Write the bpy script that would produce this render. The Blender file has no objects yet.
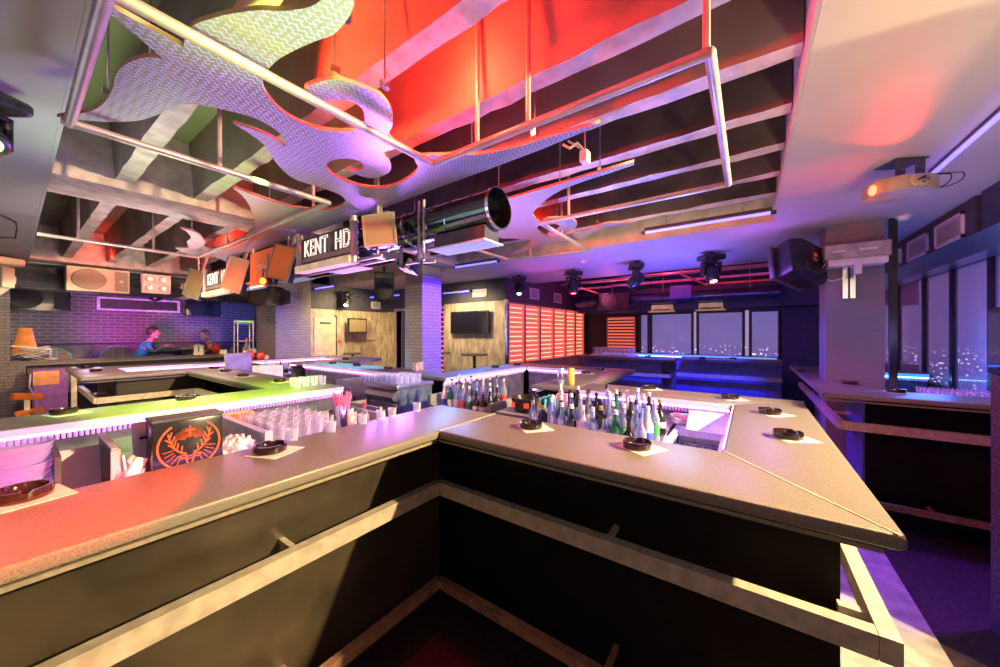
import bpy, bmesh, math, random
from mathutils import Vector, Matrix
R = math.radians
random.seed(4)
scene = bpy.context.scene
COL = scene.collection

# ---------------------------------------------------------------- mesh helper
class MB:
    def __init__(s): s.bm = bmesh.new()
    def box(s, x0, x1, y0, y1, z0, z1, bev=0):
        r = bmesh.ops.create_cube(s.bm, size=1)['verts']
        for v in r:
            v.co = Vector((x0 + (v.co.x + .5) * (x1 - x0), y0 + (v.co.y + .5) * (y1 - y0), z0 + (v.co.z + .5) * (z1 - z0)))
        if bev:
            es = list({e for v in r for e in v.link_edges})
            bmesh.ops.bevel(s.bm, geom=es, offset=bev, segments=2, profile=.5, affect='EDGES')
        return s
    def obox(s, c, size, rot=(0, 0, 0), bev=0):
        m = Matrix.Translation(c) @ (Matrix.Rotation(rot[2], 4, 'Z') @ Matrix.Rotation(rot[1], 4, 'Y') @ Matrix.Rotation(rot[0], 4, 'X'))
        r = bmesh.ops.create_cube(s.bm, size=1)['verts']
        for v in r:
            v.co = Vector((v.co.x * size[0], v.co.y * size[1], v.co.z * size[2]))
        if bev:
            es = list({e for v in r for e in v.link_edges})
            g = bmesh.ops.bevel(s.bm, geom=es, offset=bev, segments=2, profile=.5, affect='EDGES')
            r = list({v for f in g['faces'] for v in f.verts} | {v for v in r if v.is_valid})
        for v in r: v.co = m @ v.co
        return s
    def cyl(s, p0, p1, r0, r1=None, n=12, caps=True):
        r1 = r0 if r1 is None else r1
        p0, p1 = Vector(p0), Vector(p1); d = p1 - p0
        q = d.to_track_quat('Z', 'Y').to_matrix().to_4x4()
        m = Matrix.Translation((p0 + p1) / 2) @ q
        bmesh.ops.create_cone(s.bm, cap_ends=caps, segments=n, radius1=max(r0, 1e-4), radius2=max(r1, 1e-4), depth=d.length, matrix=m)
        return s
    def tube(s, pts, r, n=8):
        for a, b in zip(pts[:-1], pts[1:]): s.cyl(a, b, r, r, n)
        for p in pts[1:-1]: s.ball(p, r, n, max(4, n // 2))
        return s
    def bar(s, a, b, w, h):
        a, b = Vector(a), Vector(b); d = b - a
        ang = math.atan2(d.y, d.x); L = math.hypot(d.x, d.y)
        return s.obox((a + b) / 2, (d.length, w, h), (0, -math.atan2(d.z, L), ang))
    def ball(s, c, r, n=12, m=8, sc=(1, 1, 1)):
        mt = Matrix.Translation(c) @ Matrix.Diagonal((sc[0], sc[1], sc[2], 1))
        bmesh.ops.create_uvsphere(s.bm, u_segments=n, v_segments=m, radius=r, matrix=mt)
        return s
    def lathe(s, prof, n=16, c=(0, 0, 0)):
        rings = []
        for r, z in prof:
            rings.append([s.bm.verts.new((c[0] + r * math.cos(2 * math.pi * i / n), c[1] + r * math.sin(2 * math.pi * i / n), c[2] + z)) for i in range(n)] if r > 1e-5
                         else [s.bm.verts.new((c[0], c[1], c[2] + z))])
        for a, b in zip(rings[:-1], rings[1:]):
            for i in range(n):
                j = (i + 1) % n
                if len(a) == 1 and len(b) == 1: continue
                if len(a) == 1: s.bm.faces.new((a[0], b[i], b[j]))
                elif len(b) == 1: s.bm.faces.new((a[i], a[j], b[0]))
                else: s.bm.faces.new((a[i], a[j], b[j], b[i]))
        return s
    def prism(s, poly, z0, z1, bev=0):
        a = [s.bm.verts.new((p[0], p[1], z0)) for p in poly]
        b = [s.bm.verts.new((p[0], p[1], z1)) for p in poly]
        n = len(poly)
        fs = [s.bm.faces.new(a[::-1]), s.bm.faces.new(b)]
        for i in range(n):
            fs.append(s.bm.faces.new((a[i], a[(i + 1) % n], b[(i + 1) % n], b[i])))
        if bev:
            es = [e for e in fs[1].edges] + [e for e in fs[0].edges]
            bmesh.ops.bevel(s.bm, geom=es, offset=bev, segments=3, profile=.5, affect='EDGES')
        return s
    def strip3(s, pts, w, nrm, up=.002):
        """flat ribbon through pts lying in the plane with normal nrm"""
        nrm = Vector(nrm)
        for a, b in zip(pts[:-1], pts[1:]):
            a, b = Vector(a), Vector(b); t = (b - a).normalized(); q = t.cross(nrm) * w / 2
            vs = [s.bm.verts.new(v + nrm * up) for v in (a - q, b - q, b + q, a + q)]
            s.bm.faces.new(vs)
        return s

def obj(name, mb, m, parent=None, smooth=None, loc=None):
    me = bpy.data.meshes.new(name)
    bmesh.ops.recalc_face_normals(mb.bm, faces=mb.bm.faces)
    mb.bm.to_mesh(me); mb.bm.free()
    o = bpy.data.objects.new(name, me); COL.objects.link(o)
    if m: me.materials.append(m)
    if parent: o.parent = parent
    if loc: o.location = loc
    if smooth:
        for p in me.polygons: p.use_smooth = True
        try: me.set_sharp_from_angle(angle=R(smooth if smooth > 1 else 40))
        except Exception: pass
    return o
def tag(o, label, cat, group=None):
    o['label'] = label; o['category'] = cat
    if group: o['group'] = group
    return o
def thing(name, label, cat, loc=(0, 0, 0), rz=0, group=None):
    o = bpy.data.objects.new(name, None); COL.objects.link(o)
    o.location = loc; o.rotation_euler = (0, 0, rz); o.empty_display_size = .1
    return tag(o, label, cat, group)
def struct(name, mb, m, **k):
    o = obj(name, mb, m, **k); o['kind'] = 'structure'; return o
def dup(root, loc, rz=0, label=None, group=None, rot=None, scale=None):
    r = root.copy(); COL.objects.link(r); r.location = loc; r.rotation_euler = rot or (0, 0, rz)
    if scale: r.scale = (scale,) * 3
    if label: r['label'] = label
    if group: r['group'] = group
    for ch in list(root.children):
        c = ch.copy(); COL.objects.link(c); c.parent = r
        for g in list(ch.children):
            d = g.copy(); COL.objects.link(d); d.parent = c
    return r

# ---------------------------------------------------------------- materials
MATS = {}
def nt(name):
    m = bpy.data.materials.new(name); m.use_nodes = True
    n = m.node_tree; b = n.nodes['Principled BSDF']
    MATS[name] = m
    return m, n, b
def mat(name, col, rough=.5, metal=0, emi=None, es=0, spec=.5, var=.15, scale=8, bump=0, alpha=1, col2=None, coat=0, stretch=(1, 1, 1), detail=4):
    m, n, b = nt(name)
    b.inputs['Roughness'].default_value = rough
    b.inputs['Metallic'].default_value = metal
    b.inputs['Specular IOR Level'].default_value = spec
    b.inputs['Coat Weight'].default_value = coat
    tc = n.nodes.new('ShaderNodeTexCoord'); mp = n.nodes.new('ShaderNodeMapping')
    mp.inputs['Scale'].default_value = stretch
    n.links.new(tc.outputs['Object'], mp.inputs['Vector'])
    nz = n.nodes.new('ShaderNodeTexNoise'); nz.inputs['Scale'].default_value = scale; nz.inputs['Detail'].default_value = detail
    n.links.new(mp.outputs[0], nz.inputs['Vector'])
    cr = n.nodes.new('ShaderNodeValToRGB')
    c2 = col2 or tuple(max(0, c * (1 - 2 * var)) for c in col)
    c1 = tuple(min(1, c * (1 + var)) for c in col)
    cr.color_ramp.elements[0].position = .35; cr.color_ramp.elements[1].position = .65
    cr.color_ramp.elements[0].color = (*c2, 1); cr.color_ramp.elements[1].color = (*c1, 1)
    n.links.new(nz.outputs['Fac'], cr.inputs[0]); n.links.new(cr.outputs[0], b.inputs['Base Color'])
    if bump:
        bp = n.nodes.new('ShaderNodeBump'); bp.inputs['Strength'].default_value = bump; bp.inputs['Distance'].default_value = .01
        n.links.new(nz.outputs['Fac'], bp.inputs['Height']); n.links.new(bp.outputs[0], b.inputs['Normal'])
    if emi:
        b.inputs['Emission Color'].default_value = (*emi, 1); b.inputs['Emission Strength'].default_value = es
    if alpha < 1: b.inputs['Alpha'].default_value = alpha
    return m
def emit(name, col, st, base=(.5, .5, .5)):
    return mat(name, base, .5, emi=col, es=st, var=0)
def brick_mat(name, c1, c2, mortar, bw=.16, bh=.055, rough=.5, ms=.005, bump=.2, off=.5):
    m, n, b = nt(name); b.inputs['Roughness'].default_value = rough
    tc = n.nodes.new('ShaderNodeTexCoord'); sp = n.nodes.new('ShaderNodeSeparateXYZ'); n.links.new(tc.outputs['Object'], sp.inputs[0])
    ad = n.nodes.new('ShaderNodeMath'); n.links.new(sp.outputs[0], ad.inputs[0]); n.links.new(sp.outputs[1], ad.inputs[1])
    cb = n.nodes.new('ShaderNodeCombineXYZ'); n.links.new(ad.outputs[0], cb.inputs[0]); n.links.new(sp.outputs[2], cb.inputs[1])
    br = n.nodes.new('ShaderNodeTexBrick'); br.offset = off
    n.links.new(cb.outputs[0], br.inputs['Vector'])
    br.inputs['Scale'].default_value = 1; br.inputs['Brick Width'].default_value = bw; br.inputs['Row Height'].default_value = bh
    br.inputs['Mortar Size'].default_value = ms; br.inputs['Color1'].default_value = (*c1, 1); br.inputs['Color2'].default_value = (*c2, 1); br.inputs['Mortar'].default_value = (*mortar, 1)
    n.links.new(br.outputs['Color'], b.inputs['Base Color'])
    bp = n.nodes.new('ShaderNodeBump'); bp.inputs['Strength'].default_value = bump; bp.inputs['Distance'].default_value = .01; bp.invert = True
    n.links.new(br.outputs['Fac'], bp.inputs['Height']); n.links.new(bp.outputs[0], b.inputs['Normal'])
    return m
def clear(name, tint=(1, 1, 1), fac=.35, rough=.08, es=0.0):
    """see-through glass: transparent body with a glossy, faintly milky skin"""
    m = bpy.data.materials.new(name); m.use_nodes = True; n = m.node_tree; b = n.nodes['Principled BSDF']; o = n.nodes['Material Output']
    b.inputs['Base Color'].default_value = (*tint, 1); b.inputs['Roughness'].default_value = rough
    if es: b.inputs['Emission Color'].default_value = (*tint, 1); b.inputs['Emission Strength'].default_value = es
    t = n.nodes.new('ShaderNodeBsdfTransparent'); t.inputs[0].default_value = (*tint, 1)
    mx = n.nodes.new('ShaderNodeMixShader'); fr = n.nodes.new('ShaderNodeLayerWeight'); fr.inputs[0].default_value = .35
    md = n.nodes.new('ShaderNodeMath'); md.operation = 'MULTIPLY_ADD'; md.inputs[1].default_value = .55; md.inputs[2].default_value = fac
    n.links.new(fr.outputs['Facing'], md.inputs[0]); n.links.new(md.outputs[0], mx.inputs[0])
    n.links.new(t.outputs[0], mx.inputs[1]); n.links.new(b.outputs[0], mx.inputs[2]); n.links.new(mx.outputs[0], o.inputs[0])
    MATS[name] = m
    return m

M = {}
M['top'] = mat('speckled_laminate', (.215, .19, .15), .36, var=.17, scale=240, detail=2, bump=.05)
M['edge'] = mat('laminate_edge', (.30, .25, .18), .35, var=.1, scale=60)
M['seam'] = mat('joint_strip', (.75, .62, .42), .4)
M['black'] = mat('lit_scuffed_black_panel', (.050, .037, .022), .38, var=.3, scale=4, col2=(.028, .021, .013), bump=.05, detail=8)  # scuffed front panel with the warm light on it put into the colour
M['rail'] = mat('champagne_metal', (.62, .54, .42), .42, metal=.35, var=.1, scale=20)
M['railred'] = mat('dull_copper_metal', (.42, .22, .15), .45, metal=.3, var=.15, scale=20)
M['inner'] = mat('dark_inner_panel', (.12, .11, .17), .35, var=.2)
M['steel'] = mat('brushed_steel', (.55, .57, .6), .28, metal=.85, var=.12, scale=30, stretch=(1, 8, 1))
M['satin'] = mat('satin_grey_metal', (.34, .35, .33), .4, metal=.3, var=.1)
M['white'] = mat('white_laminate', (.50, .47, .52), .4, var=.05)
M['chrome'] = mat('chrome', (.85, .85, .88), .12, metal=1, var=.03)
M['led'] = emit('pink_led', (1, .33, .92), 8)
M['ledb'] = emit('blue_led', (.12, .5, 1), 10)
M['ledface'] = mat('lit_acrylic_edge', (.70, .5, .72), .4, emi=(.85, .30, 1), es=.26, var=.03)
M['ledfaceb'] = mat('blue_acrylic_edge', (.4, .6, .9), .4, emi=(.05, .3, 1), es=.8, var=.03)
M['dark'] = mat('matt_black', (.012, .012, .015), .55, var=.1)
M['gloss'] = mat('black_plastic', (.02, .02, .024), .25, var=.2)
M['darkgrey'] = mat('dark_grey', (.07, .07, .08), .5)
M['ceil'] = mat('painted_ceiling', (.55, .5, .47), .6, var=.04, scale=1.2)
M['ceilgrey'] = mat('grey_painted_ceiling', (.36, .38, .40), .55, var=.05, scale=1.5)
M['concrete'] = mat('rough_concrete', (.27, .27, .19), .8, var=.1, scale=1.2, bump=.15, col2=(.19, .20, .14))
M['rib'] = mat('raw_concrete_rib', (.60, .52, .50), .85, var=.12, scale=9, bump=.5, col2=(.44, .37, .36), detail=8)
M['redlit'] = mat('red_lit_recess', (.75, .06, .03), .5, var=.08, scale=2)  # red light in the bay put into the surface colour
M['cream'] = mat('cream_fascia', (.62, .52, .36), .7, var=.1, scale=6, bump=.2)
M['brick'] = brick_mat('grey_brick', (.27, .24, .23), (.22, .20, .20), (.12, .11, .12))
M['bricks'] = brick_mat('lilac_brick', (.16, .14, .18), (.12, .11, .14), (.30, .27, .33), bw=.22, bh=.075, ms=.012)
M['carpet'] = mat('dark_carpet', (.03, .012, .02), .6, var=.4, scale=30)
M['tile'] = mat('grey_floor_tile', (.36, .34, .31), .45, var=.15, scale=10, bump=.1)
M['paper'] = mat('white_paper', (.88, .85, .78), .7, var=.04, scale=20)
M['blackglass'] = mat('smoked_black_glass', (.03, .012, .008), .08, var=.2, coat=.6)
M['glass'] = clear('clear_glass', (.95, .93, 1), .10)
M['glassc'] = clear('lit_clear_glass', (.95, .92, 1), .04, es=.02)
M['pipe'] = mat('painted_steel_pipe', (.50, .41, .42), .35, metal=.4, var=.08)
M['duct'] = mat('spiral_duct_metal', (.10, .12, .115), .14, metal=.9, var=.1, scale=5)
M['orange'] = mat('orange_panel', (.85, .20, .05), .5, var=.02, emi=(.9, .2, .03), es=.12)
M['warmscreen'] = mat('tinted_screen', (.26, .20, .11), .35, var=.03, scale=3, emi=(.5, .33, .12), es=.12)
M['tan'] = mat('tan_cast_housing', (.40, .34, .24), .45, var=.1)
M['spk'] = mat('beige_speaker_shell', (.68, .60, .44), .5, var=.04)
M['grille'] = mat('speaker_grille', (.36, .31, .22), .6, var=.2, scale=200)
M['wht'] = mat('white_plastic', (.78, .76, .74), .4, var=.04)
M['red'] = mat('red_plastic', (.75, .06, .06), .4)
M['skin'] = mat('skin', (.62, .36, .27), .55, var=.05)
M['hair'] = mat('dark_hair', (.04, .025, .02), .6)
M['hairf'] = mat('auburn_hair', (.30, .10, .05), .6)
M['teal'] = mat('teal_jacket', (.02, .38, .32), .7)
M['redtop'] = mat('red_top', (.8, .06, .04), .7)
M['jeans'] = mat('denim', (.06, .1, .22), .8)
M['sofa'] = mat('dark_tufted_vinyl', (.09, .07, .12), .35, var=.2)
M['cardboard'] = mat('cardboard', (.5, .33, .17), .8, var=.1)
M['bwall'] = mat('dark_bulkhead', (.05, .05, .075), .6, var=.1)
M['bluewall'] = mat('blue_painted_bulkhead', (.05, .06, .2), .5, var=.1)
M['emblem'] = emit('orange_print', (.9, .06, .01), .7, (.9, .1, .03))
M['lens_r'] = emit('red_lamp', (1, .03, .0), 22)
M['lens_b'] = emit('blue_lamp', (.05, .35, 1), 45)
M['lens_c'] = emit('cyan_white_lamp', (.35, .8, 1), 90)
M['lens_p'] = emit('violet_lamp', (.6, .12, 1), 14)
M['lens_w'] = emit('warm_lamp', (1, .75, .5), 1.6)
M['uv'] = emit('uv_tube', (.08, .08, 1), 2.6)
M['uvl'] = emit('pale_uv_tube', (.13, .2, 1), 1.3)
M['panelw'] = emit('pale_diffuser', (.4, .5, 1), .3, (.25, .25, .32))
M['greenled'] = emit('green_led', (.1, 1, .2), 12)

def wood_mat():
    m, n, b = nt('pale_wood_panel'); b.inputs['Roughness'].default_value = .5
    tc = n.nodes.new('ShaderNodeTexCoord'); mp = n.nodes.new('ShaderNodeMapping'); mp.inputs['Scale'].default_value = (9, 9, 2.5)
    n.links.new(tc.outputs['Object'], mp.inputs[0])
    nz = n.nodes.new('ShaderNodeTexNoise'); nz.inputs['Scale'].default_value = 1.5; nz.inputs['Detail'].default_value = 8; n.links.new(mp.outputs[0], nz.inputs['Vector'])
    cr = n.nodes.new('ShaderNodeValToRGB'); cr.color_ramp.elements[0].position = .32; cr.color_ramp.elements[1].position = .7
    cr.color_ramp.elements[0].color = (.27, .21, .14, 1); cr.color_ramp.elements[1].color = (.64, .54, .39, 1)
    n.links.new(nz.outputs['Fac'], cr.inputs[0]); n.links.new(cr.outputs[0], b.inputs['Base Color'])
    return m
M['wood'] = wood_mat()
def plate_mat():
    m, n, b = nt('checker_plate'); b.inputs['Roughness'].default_value = .33; b.inputs['Metallic'].default_value = .5
    tc = n.nodes.new('ShaderNodeTexCoord'); outs = []
    for rz, off in ((.6, 0), (-.75, .02)):
        mp = n.nodes.new('ShaderNodeMapping'); mp.inputs['Rotation'].default_value = (0, 0, rz); mp.inputs['Location'].default_value = (off, off, 0)
        n.links.new(tc.outputs['Object'], mp.inputs[0])
        br = n.nodes.new('ShaderNodeTexBrick'); br.inputs['Scale'].default_value = 1; br.inputs['Brick Width'].default_value = .040; br.inputs['Row Height'].default_value = .020
        br.inputs['Mortar Size'].default_value = .0085; br.inputs['Mortar Smooth'].default_value = .3
        n.links.new(mp.outputs[0], br.inputs['Vector']); outs.append(br)
    mn = n.nodes.new('ShaderNodeMath'); mn.operation = 'MULTIPLY'
    n.links.new(outs[0].outputs['Fac'], mn.inputs[0]); n.links.new(outs[1].outputs['Fac'], mn.inputs[1])
    bp = n.nodes.new('ShaderNodeBump'); bp.invert = True; bp.inputs['Strength'].default_value = .45; bp.inputs['Distance'].default_value = .006
    n.links.new(mn.outputs[0], bp.inputs['Height']); n.links.new(bp.outputs[0], b.inputs['Normal'])
    cr = n.nodes.new('ShaderNodeValToRGB'); cr.color_ramp.elements[0].color = (.62, .62, 1, 1); cr.color_ramp.elements[1].color = (.42, .38, .40, 1)  # bluish light on the raised dashes put into their colour
    n.links.new(mn.outputs[0], cr.inputs[0]); n.links.new(cr.outputs[0], b.inputs['Base Color'])
    return m
M['plate'] = plate_mat()
M['plateedge'] = mat('raw_cut_edge', (.55, .25, .18), .5, var=.1)

# ---------------------------------------------------------------- camera
cam = bpy.data.cameras.new('camera'); cam.lens = 12.6; cam.sensor_width = 36; cam.clip_start = .02; cam.clip_end = 200
co = bpy.data.objects.new('camera', cam); COL.objects.link(co); co.location = (0, 0, 1.62); co.rotation_euler = (R(90), 0, R(35.54 - 90))
scene.camera = co
scene.view_settings.view_transform = 'Standard'
scene.view_settings.look = 'None'; scene.view_settings.exposure = .45
scene.cycles.use_denoising = True
scene.cycles.max_bounces = 6; scene.cycles.transparent_max_bounces = 12
scene.cycles.sample_clamp_indirect = 4

# ---------------------------------------------------------------- the room
CEI = 2.75
struct('floor', MB().box(-1.3, 10, -2.6, 12.4, -.1, 0), M['carpet'])
struct('trim_1', MB().box(1.47, 9, -.80, -.18, 0, .012), M['tile'])
struct('trim_2', MB().box(-1.3, 5.75, 11.0, 12.4, 0, .35), M['dark'])          # raised podium under the seats
struct('ceiling', MB().box(-1.3, 10.1, -2.6, 12.5, 3.30, 3.4), M['concrete'])
# low ceiling slabs around the two open bays
struct('ceiling.001', MB().box(-1.3, 6.9, -2.6, -.2, CEI, 3.3), M['ceil'])
struct('ceiling.002', MB().box(6.9, 10, -2.6, -.55, CEI, 3.3), M['ceil'])
struct('ceiling.003', MB().box(-1.3, .15, -.2, 12.4, CEI, 3.3), M['ceilgrey'])
struct('ceiling.004', MB().box(4.485, 6.9, -.2, 12.4, CEI, 3.3), M['ceil'])
struct('ceiling.005', MB().box(.15, 4.485, 9.35, 12.4, CEI, 3.3), M['ceilgrey'])
struct('ceiling.006', MB().box(6.9, 10, 4.0, 12.4, CEI, 3.3), M['bwall'])
struct('trim_3', MB().box(4.455, 4.484, -.19, 9.3, CEI + .002, 3.28), M['cream'])    # fascia of the open bay
struct('trim_4', MB().box(.16, 4.45, -.199, -.185, CEI + .002, 3.28), M['ceil'])
struct('trim_5', MB().box(.151, .17, -.18, 9.3, CEI + .002, 3.28), M['ceilgrey'])
M['ribside'] = mat('shaded_rib_concrete', (.085, .06, .055), .8, var=.25, scale=3)  # shade on the rib flanks put into the colour
M['ribside2'] = mat('half_shaded_rib_concrete', (.30, .24, .22), .8, var=.15, scale=2)  # paler shaded colour for the flanks in the red light
# ribs of the open bay
for i in range(8):
    x = .48 + .475 * i
    b = MB(); p = [(x, 2.83), (x + .10, 2.83), (x + .135, 3.3), (x - .035, 3.3)]
    va = [b.bm.verts.new((q[0], -.18, q[1])) for q in p]; vb = [b.bm.verts.new((q[0], 9.33, q[1])) for q in p]
    b.bm.faces.new(va); b.bm.faces.new(vb[::-1])
    for j in range(4): b.bm.faces.new((va[j], vb[j], vb[(j + 1) % 4], va[(j + 1) % 4]))
    bmesh.ops.subdivide_edges(b.bm, edges=[e for e in b.bm.edges if abs((e.verts[0].co - e.verts[1].co).y) > 1], cuts=70)
    for v in b.bm.verts:
        if v.co.z < 2.9: v.co.z += random.uniform(-.006, .006); v.co.x += random.uniform(-.004, .004)
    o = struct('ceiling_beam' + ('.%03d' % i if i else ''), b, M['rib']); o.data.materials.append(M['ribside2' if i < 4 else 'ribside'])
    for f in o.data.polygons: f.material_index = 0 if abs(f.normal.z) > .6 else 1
for k, (ya, yb) in enumerate(((4.05, 4.6), (8.9, 9.34))):
    struct('ceiling_beam.%03d' % (20 + k), MB().box(.155, 4.45, ya, yb, 2.765, 3.3), M['rib'])
struct('trim_6', MB().box(.98, 1.40, -.17, 4.04, 3.26, 3.295), M['redlit'])
struct('trim_7', MB().box(1.56, 1.87, -.17, 4.04, 3.26, 3.295), M['redlit'])
# outer walls
struct('wall_back', MB().box(-1.3, 5.8, 12.4, 12.55, 0, 3.3), M['bricks'])
struct('wall_left', MB().box(-1.45, -1.3, -2.6, 12.5, 0, 3.3), M['bwall'])
# pale wood walls
struct('wall_wood', MB().box(3.9, 5.8, 8.0, 8.12, 0, 2.18), M['wood'])
struct('wall_bulkhead', MB().box(3.9, 5.8, 8.0, 8.12, 2.18, CEI), M['bwall'])
struct('wall_television', MB().box(5.8, 5.95, 4.0, 5.72, 0, 2.29), M['wood'])
struct('wall_corner', MB().box(5.8, 5.95, 7.42, 8.12, 0, 2.18), M['wood'])
struct('wall_bulkhead.001', MB().box(5.8, 5.95, 4.0, 8.12, 2.29, CEI), M['bwall'])
struct('wall_lintel', MB().box(5.8, 5.95, 5.72, 7.42, 2.19, 2.29).box(5.8, 5.95, 7.42, 8.12, 2.18, 2.29), M['bwall'])
struct('wall_passage', MB().box(6.8, 6.9, 5.0, 8.1, 0, 2.3), M['bwall'])
struct('trim_8', MB().box(5.78, 5.96, 5.66, 5.72, 0, 2.19).box(5.78, 5.96, 7.42, 7.48, 0, 2.19).box(5.78, 5.96, 5.66, 7.48, 2.19, 2.25), M['pipe'])
for i in range(16):
    b = MB().bar((6.76, 5.1, .3 + .13 * i), (6.76, 8.0, .2 + .13 * i), .02, .025)
    tag(obj('neon_tube' + ('.%03d' % i if i else ''), b, MATS.get('neon') or emit('neon', (1, .07, .12), 2.2)), 'thin glowing red neon line in the passage behind the brick column', 'neon', 'red neon lines in the passage')
    MATS['neon'] = bpy.data.materials.get('neon')
# shutter wall (Y = 4) with bulkhead
struct('wall_shutter', MB().box(5.95, 10, 4.0, 4.12, 0, .97).box(9.86, 10, 4.0, 4.12, .97, 2.28), M['wood'])
struct('wall_bulkhead.002', MB().box(5.95, 10, 4.0, 4.12, 2.28, CEI), M['bwall'])
shut = emit('backlit_slat', (1, .20, .10), .42, (.85, .35, .25)); back = emit('shutter_glow', (1, .42, .30), 1.25, (.9, .4, .3))
def shutter(name, label, axis, a0, a1, plane, z0, z1, n=13, grp='backlit louvred shutters'):
    t = thing(name, label, 'shutter', (0, 0, 0), group=grp); d = 1 if axis == 'x' else -1
    def bx(u0, u1, v0, v1, c, e):
        return (u0, u1, plane + v0, plane + v1, c, e) if axis == 'x' else (plane + v0, plane + v1, u0, u1, c, e)
    s = MB()
    for i in range(n):
        z = z0 + (i + .5) * (z1 - z0) / n
        pz = (z1 - z0) / n; b = bx(a0 + .03, a1 - .03, -.005, .03, z - pz * .5, z + pz * (.26 if axis == 'x' else .05)); s.box(*b)
    obj('slats', s, shut, t)
    f = MB(); f.box(*bx(a0, a0 + .03, -.015, .05, z0, z1)).box(*bx(a1 - .03, a1, -.015, .05, z0, z1)).box(*bx(a0, a1, -.015, .05, z1 - .03, z1)).box(*bx(a0, a1, -.015, .05, z0, z0 + .03))
    obj('frame', f, M['plateedge'], t)
    obj('backing', MB().box(*bx(a0, a1, .055, .07, z0, z1)), back, t)
    return t
xs = [(5.879,4.0,1.691)[0], (6.527,4.0,1.696)[0], (7.21,4.0,1.702)[0], (7.907,4.0,1.708)[0], (8.608,4.0,1.713)[0], (9.244,4.0,1.718)[0], (9.956,4.0,1.724)[0]]
ordn = ['first', 'second', 'third', 'fourth', 'fifth', 'sixth', 'seventh', 'eighth', 'ninth', 'tenth']
for i in range(6):
    shutter('louvred_shutter' + ('.%03d' % i if i else ''), 'red backlit louvred shutter, %s along the long shutter wall counting from the television corner' % ordn[i], 'x', xs[i], xs[i + 1] if i < 5 else 9.86, 4.0, .97, 2.27)
shutter('louvred_shutter.010', 'pink louvred shutter on the far window wall beside the dark panel', 'y', 2.55, 3.35, 9.98, 1.05, 2.1, 12, 'far wall shutters')
# far window wall X = 10 and side window wall Y = -2.6
wins_x = [((10.0,2.137,1.714)[1], (10.0,1.213,1.708)[1]), ((10.0,1.037,1.707)[1], (10.0,0.153,1.702)[1]), ((10.0,-0.037,1.701)[1], (10.0,-0.51,1.698)[1])]
struct('wall_right', MB().box(10, 10.12, -2.6, 4.1, 0, 1.03).box(10, 10.12, -2.6, 4.1, 2.17, 3.3), M['bluewall'])
struct('wall_right.001', MB().box(10, 10.12, -1.25, -.55, 1.03, 2.17), M['bluewall'])
struct('wall_right.002', MB().box(10.0, 10.12, 3.4, 4.1, 1.03, 2.17).box(10.02, 10.12, 2.45, 3.4, 1.03, 2.17), M['dark'])
pane_m = clear('window_glass', (.75, .75, .95), .10, .03); frame_m = mat('dark_window_frame', (.05, .045, .05), .35, metal=.4)
bars = [-2.58, -2.28, -1.3, -.52, -.04, (10.0,0.057,1.702)[1] - .02, (10.0,1.124,1.708)[1] - .04, (10.0,2.239,1.714)[1] - .02, 2.42]
edges = [(-1.84, -1.34), (wins_x[2][1], wins_x[2][0]), (wins_x[1][1], wins_x[1][0]), (wins_x[0][1], wins_x[0][0]), (wins_x[0][0] + .12, 2.42)]
k = 0
for (a, b_) in edges:
    k += 1
    w = struct('window_%d' % k, MB().box(10.03, 10.045, a, b_, 1.05, 2.17), pane_m)
    f = MB().box(10.0, 10.06, a - .06, a, 1.03, 2.17).box(10.0, 10.06, b_, b_ + .06, 1.03, 2.17).box(10.0, 10.06, a, b_, 1.03, 1.07).box(10.0, 10.06, a, b_, 2.12, 2.17)
    obj('window_frame', f, frame_m if k != 4 else M['gloss'], w)
struct('wall_window', MB().box(4.6, 10.1, -1.97, -1.85, 0, .95).box(4.6, 10.1, -1.97, -1.85, 2.40, 3.3), M['bluewall'])
wx = [4.65, 5.5, 6.3, 7.1, 8.1, 9.0, 9.95]
for i in range(len(wx) - 1):
    k += 1
    w = struct('window_%d' % k, MB().box(wx[i] + .04, wx[i + 1] - .04, -1.92, -1.905, .95, 2.40), pane_m)
    obj('window_frame', MB().box(wx[i] - .03, wx[i] + .04, -1.925, -1.88, .95, 2.40).box(wx[i], wx[i + 1], -1.95, -1.85, .95, .99).box(wx[i], wx[i + 1], -1.95, -1.85, 2.36, 2.40), frame_m, w)
struct('wall_window.001', MB().box(-1.3, 4.6, -2.72, -2.6, 0, 3.3).box(4.5, 4.6, -2.6, -1.85, 0, 3.3), M['bwall'])
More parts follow.
